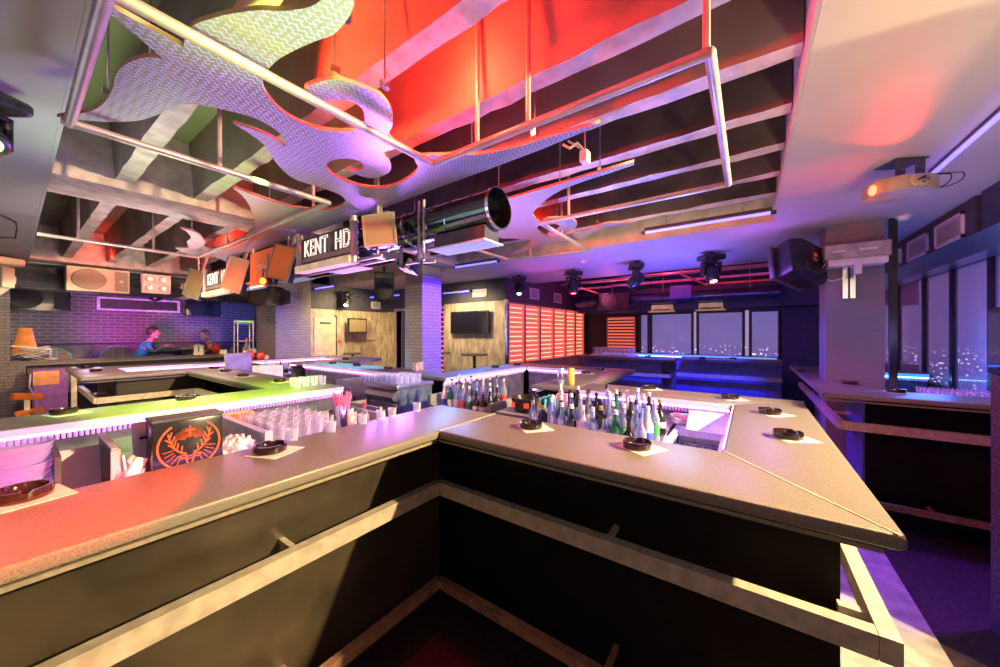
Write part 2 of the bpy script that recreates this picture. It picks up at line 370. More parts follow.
# night city far outside; the panes' bluish reflection haze is in its gradient
def city():
    m, n, b = nt('night_city_haze'); b.inputs['Base Color'].default_value = (0, 0, 0, 1); b.inputs['Roughness'].default_value = 1
    g = n.nodes.new('ShaderNodeNewGeometry'); sp = n.nodes.new('ShaderNodeSeparateXYZ'); n.links.new(g.outputs['Position'], sp.inputs[0])
    mr = n.nodes.new('ShaderNodeMapRange'); mr.inputs[1].default_value = -9; mr.inputs[2].default_value = 14; n.links.new(sp.outputs[2], mr.inputs[0])
    cr = n.nodes.new('ShaderNodeValToRGB'); e = cr.color_ramp.elements
    e[0].position = 0; e[0].color = (.10, .13, .50, 1); e[1].position = 1; e[1].color = (.22, .16, .30, 1)
    x = e.new(.38); x.color = (.27, .19, .34, 1); x = e.new(.45); x.color = (.26, .20, .36, 1)
    n.links.new(mr.outputs[0], cr.inputs[0])
    vo = n.nodes.new('ShaderNodeTexVoronoi'); vo.inputs['Scale'].default_value = 2.2; n.links.new(g.outputs['Position'], vo.inputs['Vector'])
    lt = n.nodes.new('ShaderNodeMath'); lt.operation = 'LESS_THAN'; lt.inputs[1].default_value = .24; n.links.new(vo.outputs['Distance'], lt.inputs[0])
    band = n.nodes.new('ShaderNodeMapRange'); band.inputs[1].default_value = .2; band.inputs[2].default_value = -1.6; n.links.new(sp.outputs[2], band.inputs[0])
    nz = n.nodes.new('ShaderNodeTexNoise'); nz.inputs['Scale'].default_value = .35; n.links.new(g.outputs['Position'], nz.inputs['Vector'])
    g2 = n.nodes.new('ShaderNodeMath'); g2.operation = 'GREATER_THAN'; g2.inputs[1].default_value = .44; n.links.new(nz.outputs['Fac'], g2.inputs[0])
    m1 = n.nodes.new('ShaderNodeMath'); m1.operation = 'MULTIPLY'; n.links.new(lt.outputs[0], m1.inputs[0]); n.links.new(band.outputs[0], m1.inputs[1])
    m2 = n.nodes.new('ShaderNodeMath'); m2.operation = 'MULTIPLY'; n.links.new(m1.outputs[0], m2.inputs[0]); n.links.new(g2.outputs[0], m2.inputs[1])
    c2 = n.nodes.new('ShaderNodeValToRGB'); c2.color_ramp.elements[0].color = (1, .35, .08, 1); c2.color_ramp.elements[1].color = (.6, .8, 1, 1)
    n.links.new(vo.outputs['Color'], c2.inputs[0])
    vm = n.nodes.new('ShaderNodeVectorMath'); vm.operation = 'SCALE'; n.links.new(c2.outputs[0], vm.inputs[0])
    m3 = n.nodes.new('ShaderNodeMath'); m3.operation = 'MULTIPLY'; m3.inputs[1].default_value = 3.0; n.links.new(m2.outputs[0], m3.inputs[0]); n.links.new(m3.outputs[0], vm.inputs['Scale'])
    ad = n.nodes.new('ShaderNodeVectorMath'); n.links.new(vm.outputs[0], ad.inputs[0]); n.links.new(cr.outputs[0], ad.inputs[1])
    n.links.new(ad.outputs[0], b.inputs['Emission Color']); b.inputs['Emission Strength'].default_value = 1.0
    return m
cm = city()
for nm, bx in (('backdrop_city', (70, 70.2, -60, 60, -12, 30)), ('backdrop_city.001', (-10, 70, -60.2, -60, -12, 30))):
    o = struct(nm, MB().box(*bx), cm)
# bulkheads
struct('wall_bulkhead.003', MB().box(9.35, 9.98, -1.8, 3.98, 2.20, CEI), M['bluewall'])
struct('wall_bulkhead.004', MB().box(4.6, 9.3, -1.84, -1.5, 2.44, CEI).box(2.9, 4.5, -1.84, -1.5, 2.44, CEI), M['bwall'])
b = MB()      # sloping lit trough under the grilles
va = [b.bm.verts.new(v) for v in ((2.9, -1.5, 2.44), (9.3, -1.5, 2.44), (9.3, -1.66, 2.34), (2.9, -1.66, 2.34), (9.3, -1.84, 2.34), (2.9, -1.84, 2.34), (2.9, -1.84, 2.44), (9.3, -1.84, 2.44))]
for f in ((0, 1, 2, 3), (3, 2, 4, 5), (5, 4, 7, 6), (0, 3, 5, 6), (1, 7, 4, 2), (0, 6, 7, 1)): b.bm.faces.new([va[i] for i in f])
struct('trim_9', b, M['steel'])
struct('wall_bulkhead.005', MB().box(.0, 4.4, 9.62, 9.98, 2.36, 2.74), M['bwall'])
struct('wall_bulkhead.006', MB().box(4.4, 5.8, 8.2, 12.4, 0, 3.3), M['bwall'])
# columns
struct('brick_column', MB().box(3.9, 4.33, 4.34, 4.77, 0, CEI), M['brick'])
struct('brick_column.001', MB().box(3.19, 3.9, 7.97, 8.95, 0, 3.3), M['brick'])
struct('brick_column.002', MB().box(-.8, .0, 10.45, 11.0, 0, CEI).box(-.8, .16, 10.42, 11.0, 0, 1.08), M['brick'])
colm = brick_mat('printed_grey_column', (.19, .19, .20), (.16, .16, .18), (.24, .24, .26), bw=.05, bh=.012, ms=.003, bump=.15, off=.5)
struct('column', MB().box(5.0, 5.43, -1.08, -.65, 0, CEI), colm)
struct('trim_10', MB().box(5.02, 5.06, -1.17, -1.115, 0, CEI), M['gloss'])
# small relief lettering columns on the printed column

# ---------------------------------------------------------------- bar counters
M['black_shaded'] = mat('shaded_black_panel', (.008, .007, .008), .45, var=.2, spec=.15)  # same front panel where unlit, its shade put into the colour
Z0, Z1 = 1.078, 1.12
def side(a, b, out, off):
    """shift a segment by off along the unit vector out"""
    return (a[0] + out[0] * off, a[1] + out[1] * off), (b[0] + out[0] * off, b[1] + out[1] * off)
def counter(name, label, poly, outer=(), inner=(), rail=M['rail'], blue=False, grp='stepped bar counters', rz=.755):
    t = thing(name, label, 'bar counter', (poly[0][0], poly[0][1], 0), group=grp)
    ox, oy = poly[0]
    L = lambda p, z: (p[0] - ox, p[1] - oy, z)
    obj('countertop', MB().prism([(p[0] - ox, p[1] - oy) for p in poly], Z0, Z1, bev=.010), M['top'], t, smooth=50)
    for seg in outer:              # customer side: edge band, recessed front panel, two rails on brackets
        a, b, o = seg[:3]; ea, eb = seg[3] if len(seg) > 3 else (0, 0); pi = seg[4] if len(seg) > 4 else .31; rails = seg[5] if len(seg) > 5 else True
        w = Vector((b[0] - a[0], b[1] - a[1])); u = w.normalized()
        def run(off, k):           # the segment moved inward by off, its ends following the corner they meet
            p, q = side(a, b, o, -off)
            ka = ea[k] if isinstance(ea, tuple) else ea * off; kb = eb[k] if isinstance(eb, tuple) else eb * off
            return (p[0] - u.x * ka, p[1] - u.y * ka), (q[0] + u.x * kb, q[1] + u.y * kb)
        e0, e1 = run(.03, 2)
        obj('edge_band', MB().bar(L(e0, Z0 - .018), L(e1, Z0 - .018), .012, .012), M['edge'], t)
        pa, pb = run(pi, 0)
        obj('front_panel', MB().bar(L(pa, .535), L(pb, .535), .03, 1.07), (M['black'] if name == 'bar_counter' or o == (0, -1) else M['black_shaded']) if not blue else M['bluepanel'], t)
        for nm, z, w_, h_, mm in ((('hand_rail', rz, .045, .07, rail), ('foot_rail', .22, .04, .045, M['railred'] if not blue else rail)) if rails else ()):
            ra, rb = run(.13, 1)
            rr = obj(nm, MB().bar(L(ra, z), L(rb, z), w_, h_), mm, t)
            n = max(1, int(w.length / 1.2))
            for i in range(n):
                f = (i + .5) / n; q = (a[0] + w.x * f, a[1] + w.y * f)
                q0 = (q[0] - o[0] * .15, q[1] - o[1] * .15); q1 = (q[0] - o[0] * .30, q[1] - o[1] * .30)
                obj('bracket', MB().bar(L(q0, z), L(q1, z), .022, .022), mm, rr)
    for (a, b, o) in inner:        # staff side: lit edge, LED strip, inner panel
        fa, fb = side(a, b, o, .006)
        obj('lit_edge', MB().bar(L(fa, Z0 + .018), L(fb, Z0 + .018), .010, .036), M['ledfaceb' if blue == 2 else 'ledface'], t)
        fa, fb = side(a, b, o, -.012)
        obj('led_strip', MB().bar(L(fa, Z0 - .012), L(fb, Z0 - .012), .016, .012), M['ledb' if blue == 2 else 'led'], t)
        fa, fb = side(a, b, o, -.05)
        obj('inner_panel', MB().bar(L(fa, .53), L(fb, .53), .02, 1.04), M['inner'], t)
        w = Vector((b[0] - a[0], b[1] - a[1])); s = MB(); n = int(w.length / .022)
        for i in range(n):         # scalloped corrugated skirt just below the strip
            f = (i + .5) / n; q = (a[0] + w.x * f - o[0] * .03, a[1] + w.y * f - o[1] * .03)
            s.cyl(L(q, Z0 - .055), L(q, Z0 - .022), .009, .009, 6, caps=False)
        obj('corrugated_skirt', s, M['skirt'], t)
    return t
M['skirt'] = mat('lilac_corrugated_skirt', (.45, .36, .6), .4, emi=(.6, .3, 1), es=.05, var=.05)
M['bluepanel'] = mat('blue_lit_panel', (.14, .14, .40), .35, var=.1)
W, E_, N_, S_ = (-1, 0), (1, 0), (0, 1), (0, -1)
counter('bar_counter', 'near brown speckled bar counter with the row of shot glasses on it',
        [(-1.2, 1.30), (1.76, 1.30), (1.76, 1.78), (-1.2, 1.78)], [((-1.2, 1.30), (1.28, 1.30), S_, (0, 1))], [((-1.2, 1.78), (1.70, 1.78), N_)])
counter('bar_counter.001', 'near speckled bar counter carrying two ashtrays, its rails ending in an open corner frame',
        [(1.28, 1.296), (1.28, -.31), (1.76, .09), (1.76, 1.296)], [((1.28, 1.30), (1.28, -.33), W, (1, (-.09, -.042, -.05)))], [((1.76, .12), (1.76, 1.27), E_)])
counter('bar_counter.002', 'short speckled return counter with a pointed corner and two ashtrays',
        [(1.283, -.315), (3.42, -.315), (2.97, .09), (1.765, .09)], [((1.6, -.335), (3.42, -.335), S_, (0, 0), .12, False)], [((1.80, .09), (2.94, .09), N_)])
counter('bar_counter.003', 'speckled counter behind the ice sink, across from the bottles, with pink lit inner edge',
        [(2.973, .09), (3.42, -.33), (3.42, 1.296), (2.97, 1.296)], [((3.42, -.33), (3.42, 1.30), E_, (-1, 1))], [((2.97, .12), (2.97, 1.26), W)])
counter('bar_counter.004', 'speckled counter stretch with the blue can and yellow can standing on it',
        [(2.97, 1.30), (5.08, 1.30), (5.08, 1.75), (2.97, 1.75)], [((3.42, 1.30), (5.08, 1.30), S_, (1, -1))], [((3.0, 1.75), (4.6, 1.75), N_)])
counter('bar_counter.005', 'counter end closing the bay in front of the red shutter wall',
        [(4.62, 1.753), (5.08, 1.753), (5.08, 2.797), (4.62, 2.797)], [((5.08, 1.30), (5.08, 3.25), E_, (-1, -1))], [((4.62, 1.78), (4.62, 2.78), W)])
counter('bar_counter.006', 'blue-lit counter stretch below the wall television, two high tables behind it',
        [(2.85, 2.80), (5.08, 2.80), (5.08, 3.25), (2.85, 3.25)], [((3.30, 3.25), (5.08, 3.25), N_, (1, -1))], [((2.87, 2.80), (4.6, 2.80), S_)])
counter('bar_counter.007', 'blue-lit counter running past the tall brick column with glasses in front of it',
        [(2.85, 3.253), (3.30, 3.253), (3.30, 6.097), (2.85, 6.097)], [((3.30, 3.25), (3.30, 6.10), E_, (1, 1))], [((2.85, 3.27), (2.85, 6.09), W)])
counter('bar_counter.008', 'cyan-lit counter spur pointing at the pale wood wall with small dark ashtrays',
        [(2.85, 6.10), (4.40, 6.10), (4.40, 6.55), (2.85, 6.55)], [((3.30, 6.10), (4.40, 6.10), S_, (1, -1))], [((2.85, 6.55), (3.9, 6.55), N_)])
counter('bar_counter.009', 'short far counter leg between the spur and the brick pillar',
        [(3.95, 6.553), (4.40, 6.553), (4.40, 7.497), (3.95, 7.497)], [((4.40, 6.10), (4.40, 7.9), E_, (-1, 0))], [((3.95, 6.56), (3.95, 7.49), W)])
counter('bar_counter.010', 'far long counter in front of the brick pillar with bright pink light under it',
        [(.46, 7.50), (4.40, 7.50), (4.40, 7.95), (.46, 7.95)], [], [((.90, 7.50), (3.95, 7.50), S_)])
counter('bar_counter.011', 'short counter leg at the open end beside the stacked boxes',
        [(.46, 6.553), (.90, 6.553), (.90, 7.497), (.46, 7.497)], [((.46, 6.10), (.46, 7.9), W, (-1, 0))], [((.90, 6.56), (.90, 7.49), E_)], rz=.83)
counter('bar_counter.012', 'tan speckled counter with cream rail facing the empty standing bay, boxes beside its end',
        [(.46, 6.10), (1.85, 6.10), (1.85, 6.55), (.46, 6.55)], [((.46, 6.10), (1.37, 6.10), S_, (-1, 1))], [((.9, 6.55), (1.85, 6.55), N_)], rz=.83)
counter('bar_counter.013', 'reddish counter leg with four ashtrays on napkins in a row',
        [(1.37, 3.603), (1.85, 3.603), (1.85, 6.097), (1.37, 6.097)], [((1.37, 3.60), (1.37, 6.10), W, (1, 1))], [((1.85, 3.62), (1.85, 6.5), E_)], rz=.83)
counter('bar_counter.014', 'green-lit counter with a thick glowing pink strip above the black box and tall glasses',
        [(-1.2, 3.15), (1.85, 3.15), (1.85, 3.60), (-1.2, 3.60)], [((-1.2, 3.60), (1.37, 3.60), N_, (0, 1))], [((-1.2, 3.15), (1.84, 3.15), S_)])
# joint strips are part of the counters they finish
j = [o for o in bpy.data.objects if o.name == 'bar_counter.001'][0]
obj('joint_strip', MB().bar((0, 0, Z1 + .0008), (.48, 0, Z1 + .0008), .008, .002), M['seam'], j)
obj('joint_strip', MB().bar((0, -1.60, Z1 + .0008), (.478, -1.208, Z1 + .0008), .006, .002), M['seam'], j)
# end frame of the hand rail at the open corner
obj('rail_end', MB().box(.108, 1.0, -1.631, -1.586, .72, .79).box(.22, .25, -1.60, -1.52, .735, .775).box(.62, .66, -1.60, -1.52, .735, .775), M['rail'], j)
jk = [o for o in bpy.data.objects if o.name == 'bar_counter.012'][0]


# far bar in front of the windows
counter('far_bar_counter', 'dark blue lit far bar counter stepping forward below the windows, shelf of glasses on it',
        [(7.6, 1.2), (8.1, 1.2), (8.1, 3.24), (7.6, 3.24)], [((7.6, 1.2), (7.6, 3.24), W, (-1, 0)), ((7.6, 1.2), (8.1, 1.2), S_, (-1, 1))], [((8.1, 1.25), (8.1, 3.2), E_)], M['rail'], 1, 'far bar in front of the windows')
counter('far_bar_counter.001', 'long dark blue lit far bar counter with pale rail under the big windows',
        [(8.1, -.48), (8.55, -.48), (8.55, 1.197), (8.1, 1.197)], [((8.1, -.48), (8.1, 1.2), W, (0, 1))], [((8.55, -.45), (8.55, 1.2), E_)], M['rail'], 1, 'far bar in front of the windows')
counter('far_bar_counter.002', 'back leg of the far bar along the window sill with a bright blue strip',
        [(9.2, -.48), (9.6, -.48), (9.6, 3.24), (9.2, 3.24)], [], [((9.2, -.45), (9.2, 3.2), W)], M['rail'], 2, 'far bar in front of the windows')
# side bar around the printed column
counter('side_bar_counter', 'dark side bar counter with pale footrail beside the window, one ashtray near its corner',
        [(4.0, -.5), (4.0, -1.83), (4.45, -1.83), (4.45, -.95)], [((4.0, -.5), (4.0, -1.83), W, (-1, 0))], [((4.45, -.98), (4.45, -1.8), E_)], M['rail'], 0, 'side bar by the windows', .84)
counter('side_bar_counter.001', 'violet-lit side bar counter running back past the printed grey column',
        [(4.003, -.497), (4.453, -.95), (4.99, -.95), (4.99, -.64), (5.44, -.64), (5.44, -.95), (7.05, -.95), (7.05, -.497)], [((4.0, -.5), (7.05, -.5), N_, (-1, 0))], [], M['rail'], 1, 'side bar by the windows', .84)
counter('side_bar_counter.002', 'back leg of the side bar with a bright blue strip below the side windows',
        [(6.6, -1.83), (7.05, -1.83), (7.05, -.955), (6.6, -.955)], [], [((6.6, -1.8), (6.6, -1.0), W)], M['rail'], 2, 'side bar by the windows')
# dining bar at the back with the seats behind it
t = thing('back_counter', 'long narrow counter in front of the two seated people', 'counter', (0, 10.4, 0))
obj('countertop', MB().box(-.02, 4.4, 0, .42, Z0, Z1, .008), M['top'], t)
obj('edge_band', MB().box(0, 4.38, .01, .03, Z0 - .03, Z0 - .002), M['edge'], t)
obj('front_panel', MB().box(1.05, 4.35, .2, .23, 0, Z0), M['dark'], t)

M['lens_dim'] = emit('dim_red', (.8, .05, .03), .4, (.2, .05, .05))
M['greenlens'] = emit('green_red_lens', (.15, 1, .05), 1.5)
M['grille2'] = mat('pale_reflector', (.8, .6, .5), .3)
M['pinkframe'] = mat('pale_violet_frame', (.7, .6, .8), .5, emi=(.6, .3, 1), es=.25)
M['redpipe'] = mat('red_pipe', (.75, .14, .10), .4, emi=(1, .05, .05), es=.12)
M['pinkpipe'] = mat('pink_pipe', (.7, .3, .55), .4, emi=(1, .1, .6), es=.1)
M['ductblue'] = mat('blue_duct', (.10, .13, .4), .2, metal=.7)
M['unitcream'] = mat('cream_unit', (.7, .6, .42), .5, emi=(.9, .6, .3), es=.15)
M['bluepanel2'] = mat('indigo_panel', (.05, .05, .3), .5, emi=(.06, .03, .6), es=.2)

# ---------------------------------------------------------------- hanging cut-out sheets
def smooth_outline(pts, n=5):
    out = []; N = len(pts)
    for i in range(N):
        p0, p1, p2, p3 = pts[(i - 1) % N], pts[i], pts[(i + 1) % N], pts[(i + 2) % N]
        if p1[2]: p0 = (2 * p1[0] - p2[0], 2 * p1[1] - p2[1], 0)
        if p2[2]: p3 = (2 * p2[0] - p1[0], 2 * p2[1] - p1[1], 0)
        for k in range(n):
            t = k / n
            out.append(tuple(.5 * ((2 * p1[a]) + (-p0[a] + p2[a]) * t + (2 * p0[a] - 5 * p1[a] + 4 * p2[a] - p3[a]) * t * t + (-p0[a] + 3 * p1[a] - 3 * p2[a] + p3[a]) * t ** 3) for a in (0, 1)))
    return out
def sheet(name, label, z, outer, holes=(), th=.016, rods=()):
    cu = bpy.data.curves.new('outline', 'CURVE'); cu.dimensions = '2D'; cu.fill_mode = 'BOTH'; cu.extrude = th / 2
    for ring in (outer,) + tuple(holes):
        pts = smooth_outline(ring); sp = cu.splines.new('POLY'); sp.points.add(len(pts) - 1); sp.use_cyclic_u = True
        for q, p in zip(sp.points, pts): q.co = (p[0], p[1], 0, 1)
    tmp = bpy.data.objects.new('outline', cu); COL.objects.link(tmp)
    dg = bpy.context.evaluated_depsgraph_get(); dg.update()
    me = bpy.data.meshes.new_from_object(tmp.evaluated_get(dg)); bpy.data.objects.remove(tmp)
    o = bpy.data.objects.new(name, me); COL.objects.link(o); o.location = (0, 0, z + th / 2)
    me.materials.clear(); me.materials.append(M['plate']); me.materials.append(M['plateedge'])
    for p in me.polygons:
        p.material_index = 0 if abs(p.normal.z) > .5 else 1
    for (x, y) in rods:
        r = MB().cyl((x, y, th / 2), (x, y, 3.3 - z), .004, .004, 6).box(x - .018, x + .018, y - .012, y + .012, th / 2, .035)
        obj('hanger_rod', r, M['chrome'], o)
    return tag(o, label, 'ceiling panel', 'hanging cut-out checker plates')
ZS = 2.62
sheet('checker_plate_panel', 'largest swirling cut-out checker plate panel hung under the red ceiling bay', ZS,
 [(0.182,1.63,1),(0.279,1.704,0),(0.326,1.737,1),(0.294,1.766,0),(0.266,1.83,0),(0.244,1.918,0),(0.238,2.015,0),(0.244,2.111,0),(0.242,2.218,0),(0.23,2.325,0),(0.205,2.432,0),(0.126,2.605,1),(0.19,2.554,0),(0.275,2.462,0),(0.342,2.355,0),(0.387,2.226,0),(0.423,2.066,0),(0.456,1.986,0),(0.483,1.959,0),(0.559,1.911,0),(0.658,1.873,0),(0.744,1.889,0),(0.815,1.94,0),(0.865,2.035,1),(0.809,1.995,0),(0.73,1.981,0),(0.661,1.99,0),(0.613,2.002,1),(0.692,2.035,0),(0.79,2.105,0),(0.924,2.279,0),(1.07,2.399,0),(1.226,2.394,0),(1.385,2.409,0),(1.481,2.506,0),(1.511,2.702,0),(1.44,2.86,0),(1.272,2.942,0),(1.024,2.914,0),(0.881,2.877,1),(1.027,3.072,0),(1.217,3.465,0),(1.337,3.782,0),(1.473,4.243,0),(1.725,5.355,1),(1.732,2.451,1),(1.707,1.821,1),(1.696,1.309,1),(1.679,0.931,1),(1.645,0.585,1),(1.629,0.58,1),(1.595,0.816,0),(1.577,1.021,0),(1.522,1.224,0),(1.429,1.372,0),(1.337,1.54,0),(1.433,1.632,0),(1.487,1.765,0),(1.508,1.957,0),(1.46,2.095,0),(1.337,2.155,0),(1.199,2.144,0),(1.113,2.08,0),(1.081,2.009,0),(1.091,1.923,0),(1.136,1.861,0),(1.197,1.847,0),(1.24,1.903,0),(1.237,1.967,0),(1.188,2.004,1),(1.304,2.012,0),(1.364,1.962,0),(1.371,1.842,0),(1.327,1.75,0),(1.238,1.678,0),(1.195,1.664,1),(1.206,1.54,0),(1.11,1.48,0),(1.066,1.395,0),(0.991,1.307,0),(0.914,1.266,0),(0.868,1.268,0),(0.81,1.289,0),(0.743,1.329,0),(0.71,1.41,0),(0.701,1.481,0),(0.75,1.534,0),(0.805,1.55,0),(0.854,1.56,0),(0.814,1.53,0),(0.792,1.504,0),(0.808,1.444,0),(0.856,1.403,0),(0.91,1.404,0),(0.963,1.465,0),(0.991,1.529,0),(0.958,1.64,0),(0.878,1.715,0),(0.785,1.735,0),(0.693,1.708,0),(0.614,1.634,0),(0.579,1.565,0),(0.57,1.509,0),(0.568,1.426,0),(0.577,1.347,0),(0.604,1.223,0),(0.628,1.138,0),(0.626,1.06,0),(0.615,1.0,0),(0.599,0.966,0),(0.572,0.932,1),(0.545,0.99,1),(0.536,1.088,0),(0.49,1.181,0),(0.449,1.233,0),(0.4,1.324,0),(0.37,1.397,0),(0.349,1.457,0),(0.342,1.512,0),(0.347,1.58,1),(0.353,1.608,1),(0.184,1.592,1)],
 rods=[P[:2] for P in ((0.244,2.237,2.62), (0.739,1.322,2.62), (0.902,1.23,2.62), (1.513,1.275,2.62), (1.577,0.904,2.62), (0.631,1.068,2.62), (1.59,1.696,2.62), (1.176,3.04,2.62), (0.321,1.926,2.62))])
sheet('checker_plate_panel.001', 'bluish cut-out checker plate panel with a long pointed arm behind the round duct end', ZS,
 [(2.115,0.55,1),(2.152,0.56,1),(2.176,0.73,0),(2.189,0.859,0),(2.228,1.048,0),(2.298,1.195,0),(2.409,1.336,0),(2.523,1.465,0),(2.67,1.521,0),(2.793,1.539,0),(2.931,1.659,0),(3.157,1.694,0),(3.288,1.67,0),(3.251,1.562,0),(3.25,1.441,0),(3.25,1.296,0),(3.153,1.085,0),(3.187,0.969,0),(3.248,0.854,1),(3.322,0.874,1),(3.273,1.126,0),(3.42,1.325,0),(3.525,1.506,0),(3.5,1.681,0),(3.527,1.944,0),(3.585,2.193,0),(3.727,2.552,1),(3.601,2.346,0),(3.508,2.173,0),(3.365,1.942,0),(3.232,1.915,0),(3.172,1.965,1),(3.062,2.058,0),(2.982,2.13,0),(2.749,2.085,1),(2.305,1.854,1),(2.15,1.75,1),(2.155,1.493,1)],
 rods=[P[:2] for P in ((2.164,0.77,2.62), (2.228,1.078,2.62), (3.121,1.13,2.62))])
sheet('round_plate_lobe', 'small round checker plate lobe with a hole, lit red, beyond the long pointed arm', ZS,
 [(2.793,1.539,0),(2.721,1.45,0),(2.748,1.367,0),(2.808,1.282,0),(2.919,1.266,0),(3.037,1.298,0),(3.162,1.392,0),(3.21,1.498,0),(3.206,1.595,0),(3.143,1.652,0),(3.096,1.54,0),(3.002,1.452,0),(2.893,1.449,0),(2.882,1.515,0)],
 rods=[(2.777,1.372,2.62)[:2]])
sheet('checker_plate_panel.002', 'small curled cut-out plate panel hanging over the far pipe corner', ZS,
 [(0.936,4.397,1),(1.032,4.43,0),(1.121,4.544,0),(1.239,4.847,0),(1.31,5.127,0),(1.448,5.185,0),(1.492,4.873,0),(1.467,4.386,0),(1.397,3.977,1),(1.46,4.131,1),(1.747,5.425,1),(1.772,5.941,0),(1.557,5.691,0),(1.501,5.874,0),(1.372,5.848,0),(1.121,5.473,1),(1.21,5.349,0),(1.124,5.007,0),(1.101,4.763,0),(1.013,4.514,0)],
 rods=[P[:2] for P in ((1.444,5.277,2.62), (1.085,4.657,2.62))])

# ---------------------------------------------------------------- pipe grid
ZP = 2.565
def pipes(name, label, pts, hangers=()):
    t = tag(obj(name, MB().tube([(x, y, ZP) for x, y in pts], .019, 10), M['pipe'], smooth=50), label, 'pipe frame', 'suspended pipe frames')
    for x, y in hangers:
        obj('hanger_pipe', MB().cyl((x, y, ZP), (x, y, 3.3), .012, .012, 8), M['pipe'], t)
pipes('suspended_piping', 'suspended painted pipe frame over the near counter, its bend beside the swirling plate panel', [(.155, 2.5), (.155, 1.47), (.155, 1.44), (1.37, 1.44), (1.37, .11), (2.64, .11), (2.64, 1.46), (3.80, 1.50), (3.70, 2.52), (2.80, 2.52), (2.35, 2.52)],
      [(1.37, .12), (1.37, 1.12), (1.37, .82), (2.64, 1.2), (3.1, 1.48), (3.72, 2.2)])
pipes('suspended_piping.001', 'suspended pipe frame stepping away toward the beige speaker', [(.13, 2.48), (1.34, 2.48), (1.34, 5.55), (.15, 5.50)], [(.7, 2.48), (1.34, 2.7), (1.34, 4.5), (.95, 5.53), (.4, 5.51)])

# ---------------------------------------------------------------- duct with diffusers
t = thing('round_air_duct', 'long dark shiny round air duct, open ended, hung between the checker plates', 'duct', (1.93, 1.38, 2.47))
b = MB().cyl((0, 0, 0), (0, 7.0, 0), .135, .135, 32, caps=False)
b.cyl((0, .001, 0), (0, 6.9, 0), .128, .128, 32, caps=False)
obj('duct_body', b, M['duct'], t, smooth=50)
r = MB(); pv = None
for i in range(36 * 24):
    a = 2 * math.pi * i / 24; y = .1 + .19 * i / 24
    cv = [r.bm.verts.new((q * math.cos(a), y + d_, q * math.sin(a))) for q, d_ in ((.135, 0), (.139, .004), (.135, .010))]
    if pv:
        r.bm.faces.new((pv[0], cv[0], cv[1], pv[1])); r.bm.faces.new((pv[1], cv[1], cv[2], pv[2]))
    pv = cv
obj('spiral_seam', r, M['duct'], t)
for yy in (.0, .85, 2.6, 4.5, 6.4):
    c = MB().cyl((0, yy, 0), (0, yy + .02, 0), .143, .143, 32, caps=False).cyl((0, yy, 0), (0, yy + .001, 0), .143, .133, 32, caps=False)
    c.cyl((0, yy + .01, .14), (0, yy + .01, .83), .004, .004, 6)
    obj('clamp_ring', c, M['chrome'], t, smooth=50)
obj('inner_damper', MB().cyl((0, .25, 0), (0, .255, 0), .128, .128, 32), M['dark'], t)
dl = ['pale flat air diffuser box under the open end of the round duct', 'pale flat air diffuser box below the tinted monitor and neon letter sign', 'pale flat air diffuser box beside the orange poster', 'pale flat air diffuser box near the far letter sign']
for i, y in enumerate((1.42, 2.95, 4.05, 5.35)):
    d = thing('air_diffuser' + ('.%03d' % i if i else ''), dl[i], 'diffuser', (1.92, y, 2.24), group='air diffusers under the duct')
    obj('box', MB().box(-.08, .08, .02, .50, .012, .11), M['darkgrey'], d)
    obj('face_plate', MB().box(-.11, .11, 0, .54, 0, .012, .003), M['wht'], d)
    obj('diffuser_panel', MB().box(-.085, .085, .025, .515, -.003, .001), M['panelw'], d)
# thin cable tray carrying the signs beside the duct
tr = MB().bar((1.66, 2.3, 2.22), (1.66, 8.2, 2.22), .02, .02).bar((1.78, 2.3, 2.22), (1.78, 8.2, 2.22), .02, .02)
for i in range(15): tr.bar((1.66, 2.4 + .4 * i, 2.22), (1.78, 2.4 + .4 * i, 2.22), .015, .015)
for y in (2.35, 3.85, 4.75, 5.6, 6.8): tr.box(1.655, 1.67, y, y + .015, 2.22, 3.3)
tag(obj('equipment_rail', tr, M['pipe']), 'thin square-tube rail carrying monitors and signs beneath the round duct', 'rail')
def monitor(name, label, y, tilt, m, w=.40, h=.31, z=2.42, x=1.60, rz=12):
    t = thing(name, label, 'monitor', (x, y, z), group='hanging tinted screens'); t.rotation_euler = (R(tilt), R(8), R(rz))
    obj('casing', MB().box(.0, .06, -w / 2, w / 2, -h / 2, h / 2, .012), M['gloss'], t)
    obj('bezel', MB().box(-.012, 0, -w / 2, w / 2, -h / 2, -h / 2 + .015).box(-.012, 0, -w / 2, w / 2, h / 2 - .015, h / 2).box(-.012, 0, -w / 2, -w / 2 + .015, -h / 2, h / 2).box(-.012, 0, w / 2 - .015, w / 2, -h / 2, h / 2), M['tan'], t)
    obj('screen', MB().box(-.004, 0, -w / 2 + .015, w / 2 - .015, -h / 2 + .015, h / 2 - .015), m, t)
    obj('bracket', MB().box(.04, .06, -.02, .02, h / 2, h / 2 + .35), M['pipe'], t)
monitor('hanging_monitor', 'olive tinted hanging screen at the near end of the neon letter sign', 2.30, -8, M['warmscreen'], .25, .26, 2.41, 1.64, 36)
monitor('hanging_monitor.001', 'orange lit hanging screen between the letter sign and the orange poster', 3.86, 14, M['orange'], .36, .36, 2.34)
monitor('hanging_monitor.002', 'tilted dark red screen just past the orange poster', 5.12, 14, M['warmscreen'], .42, .42, 2.34)
monitor('hanging_monitor.003', 'brownish tilted screen at the far end of the far letter sign', 6.75, 14, M['warmscreen'], .45, .42, 2.36)
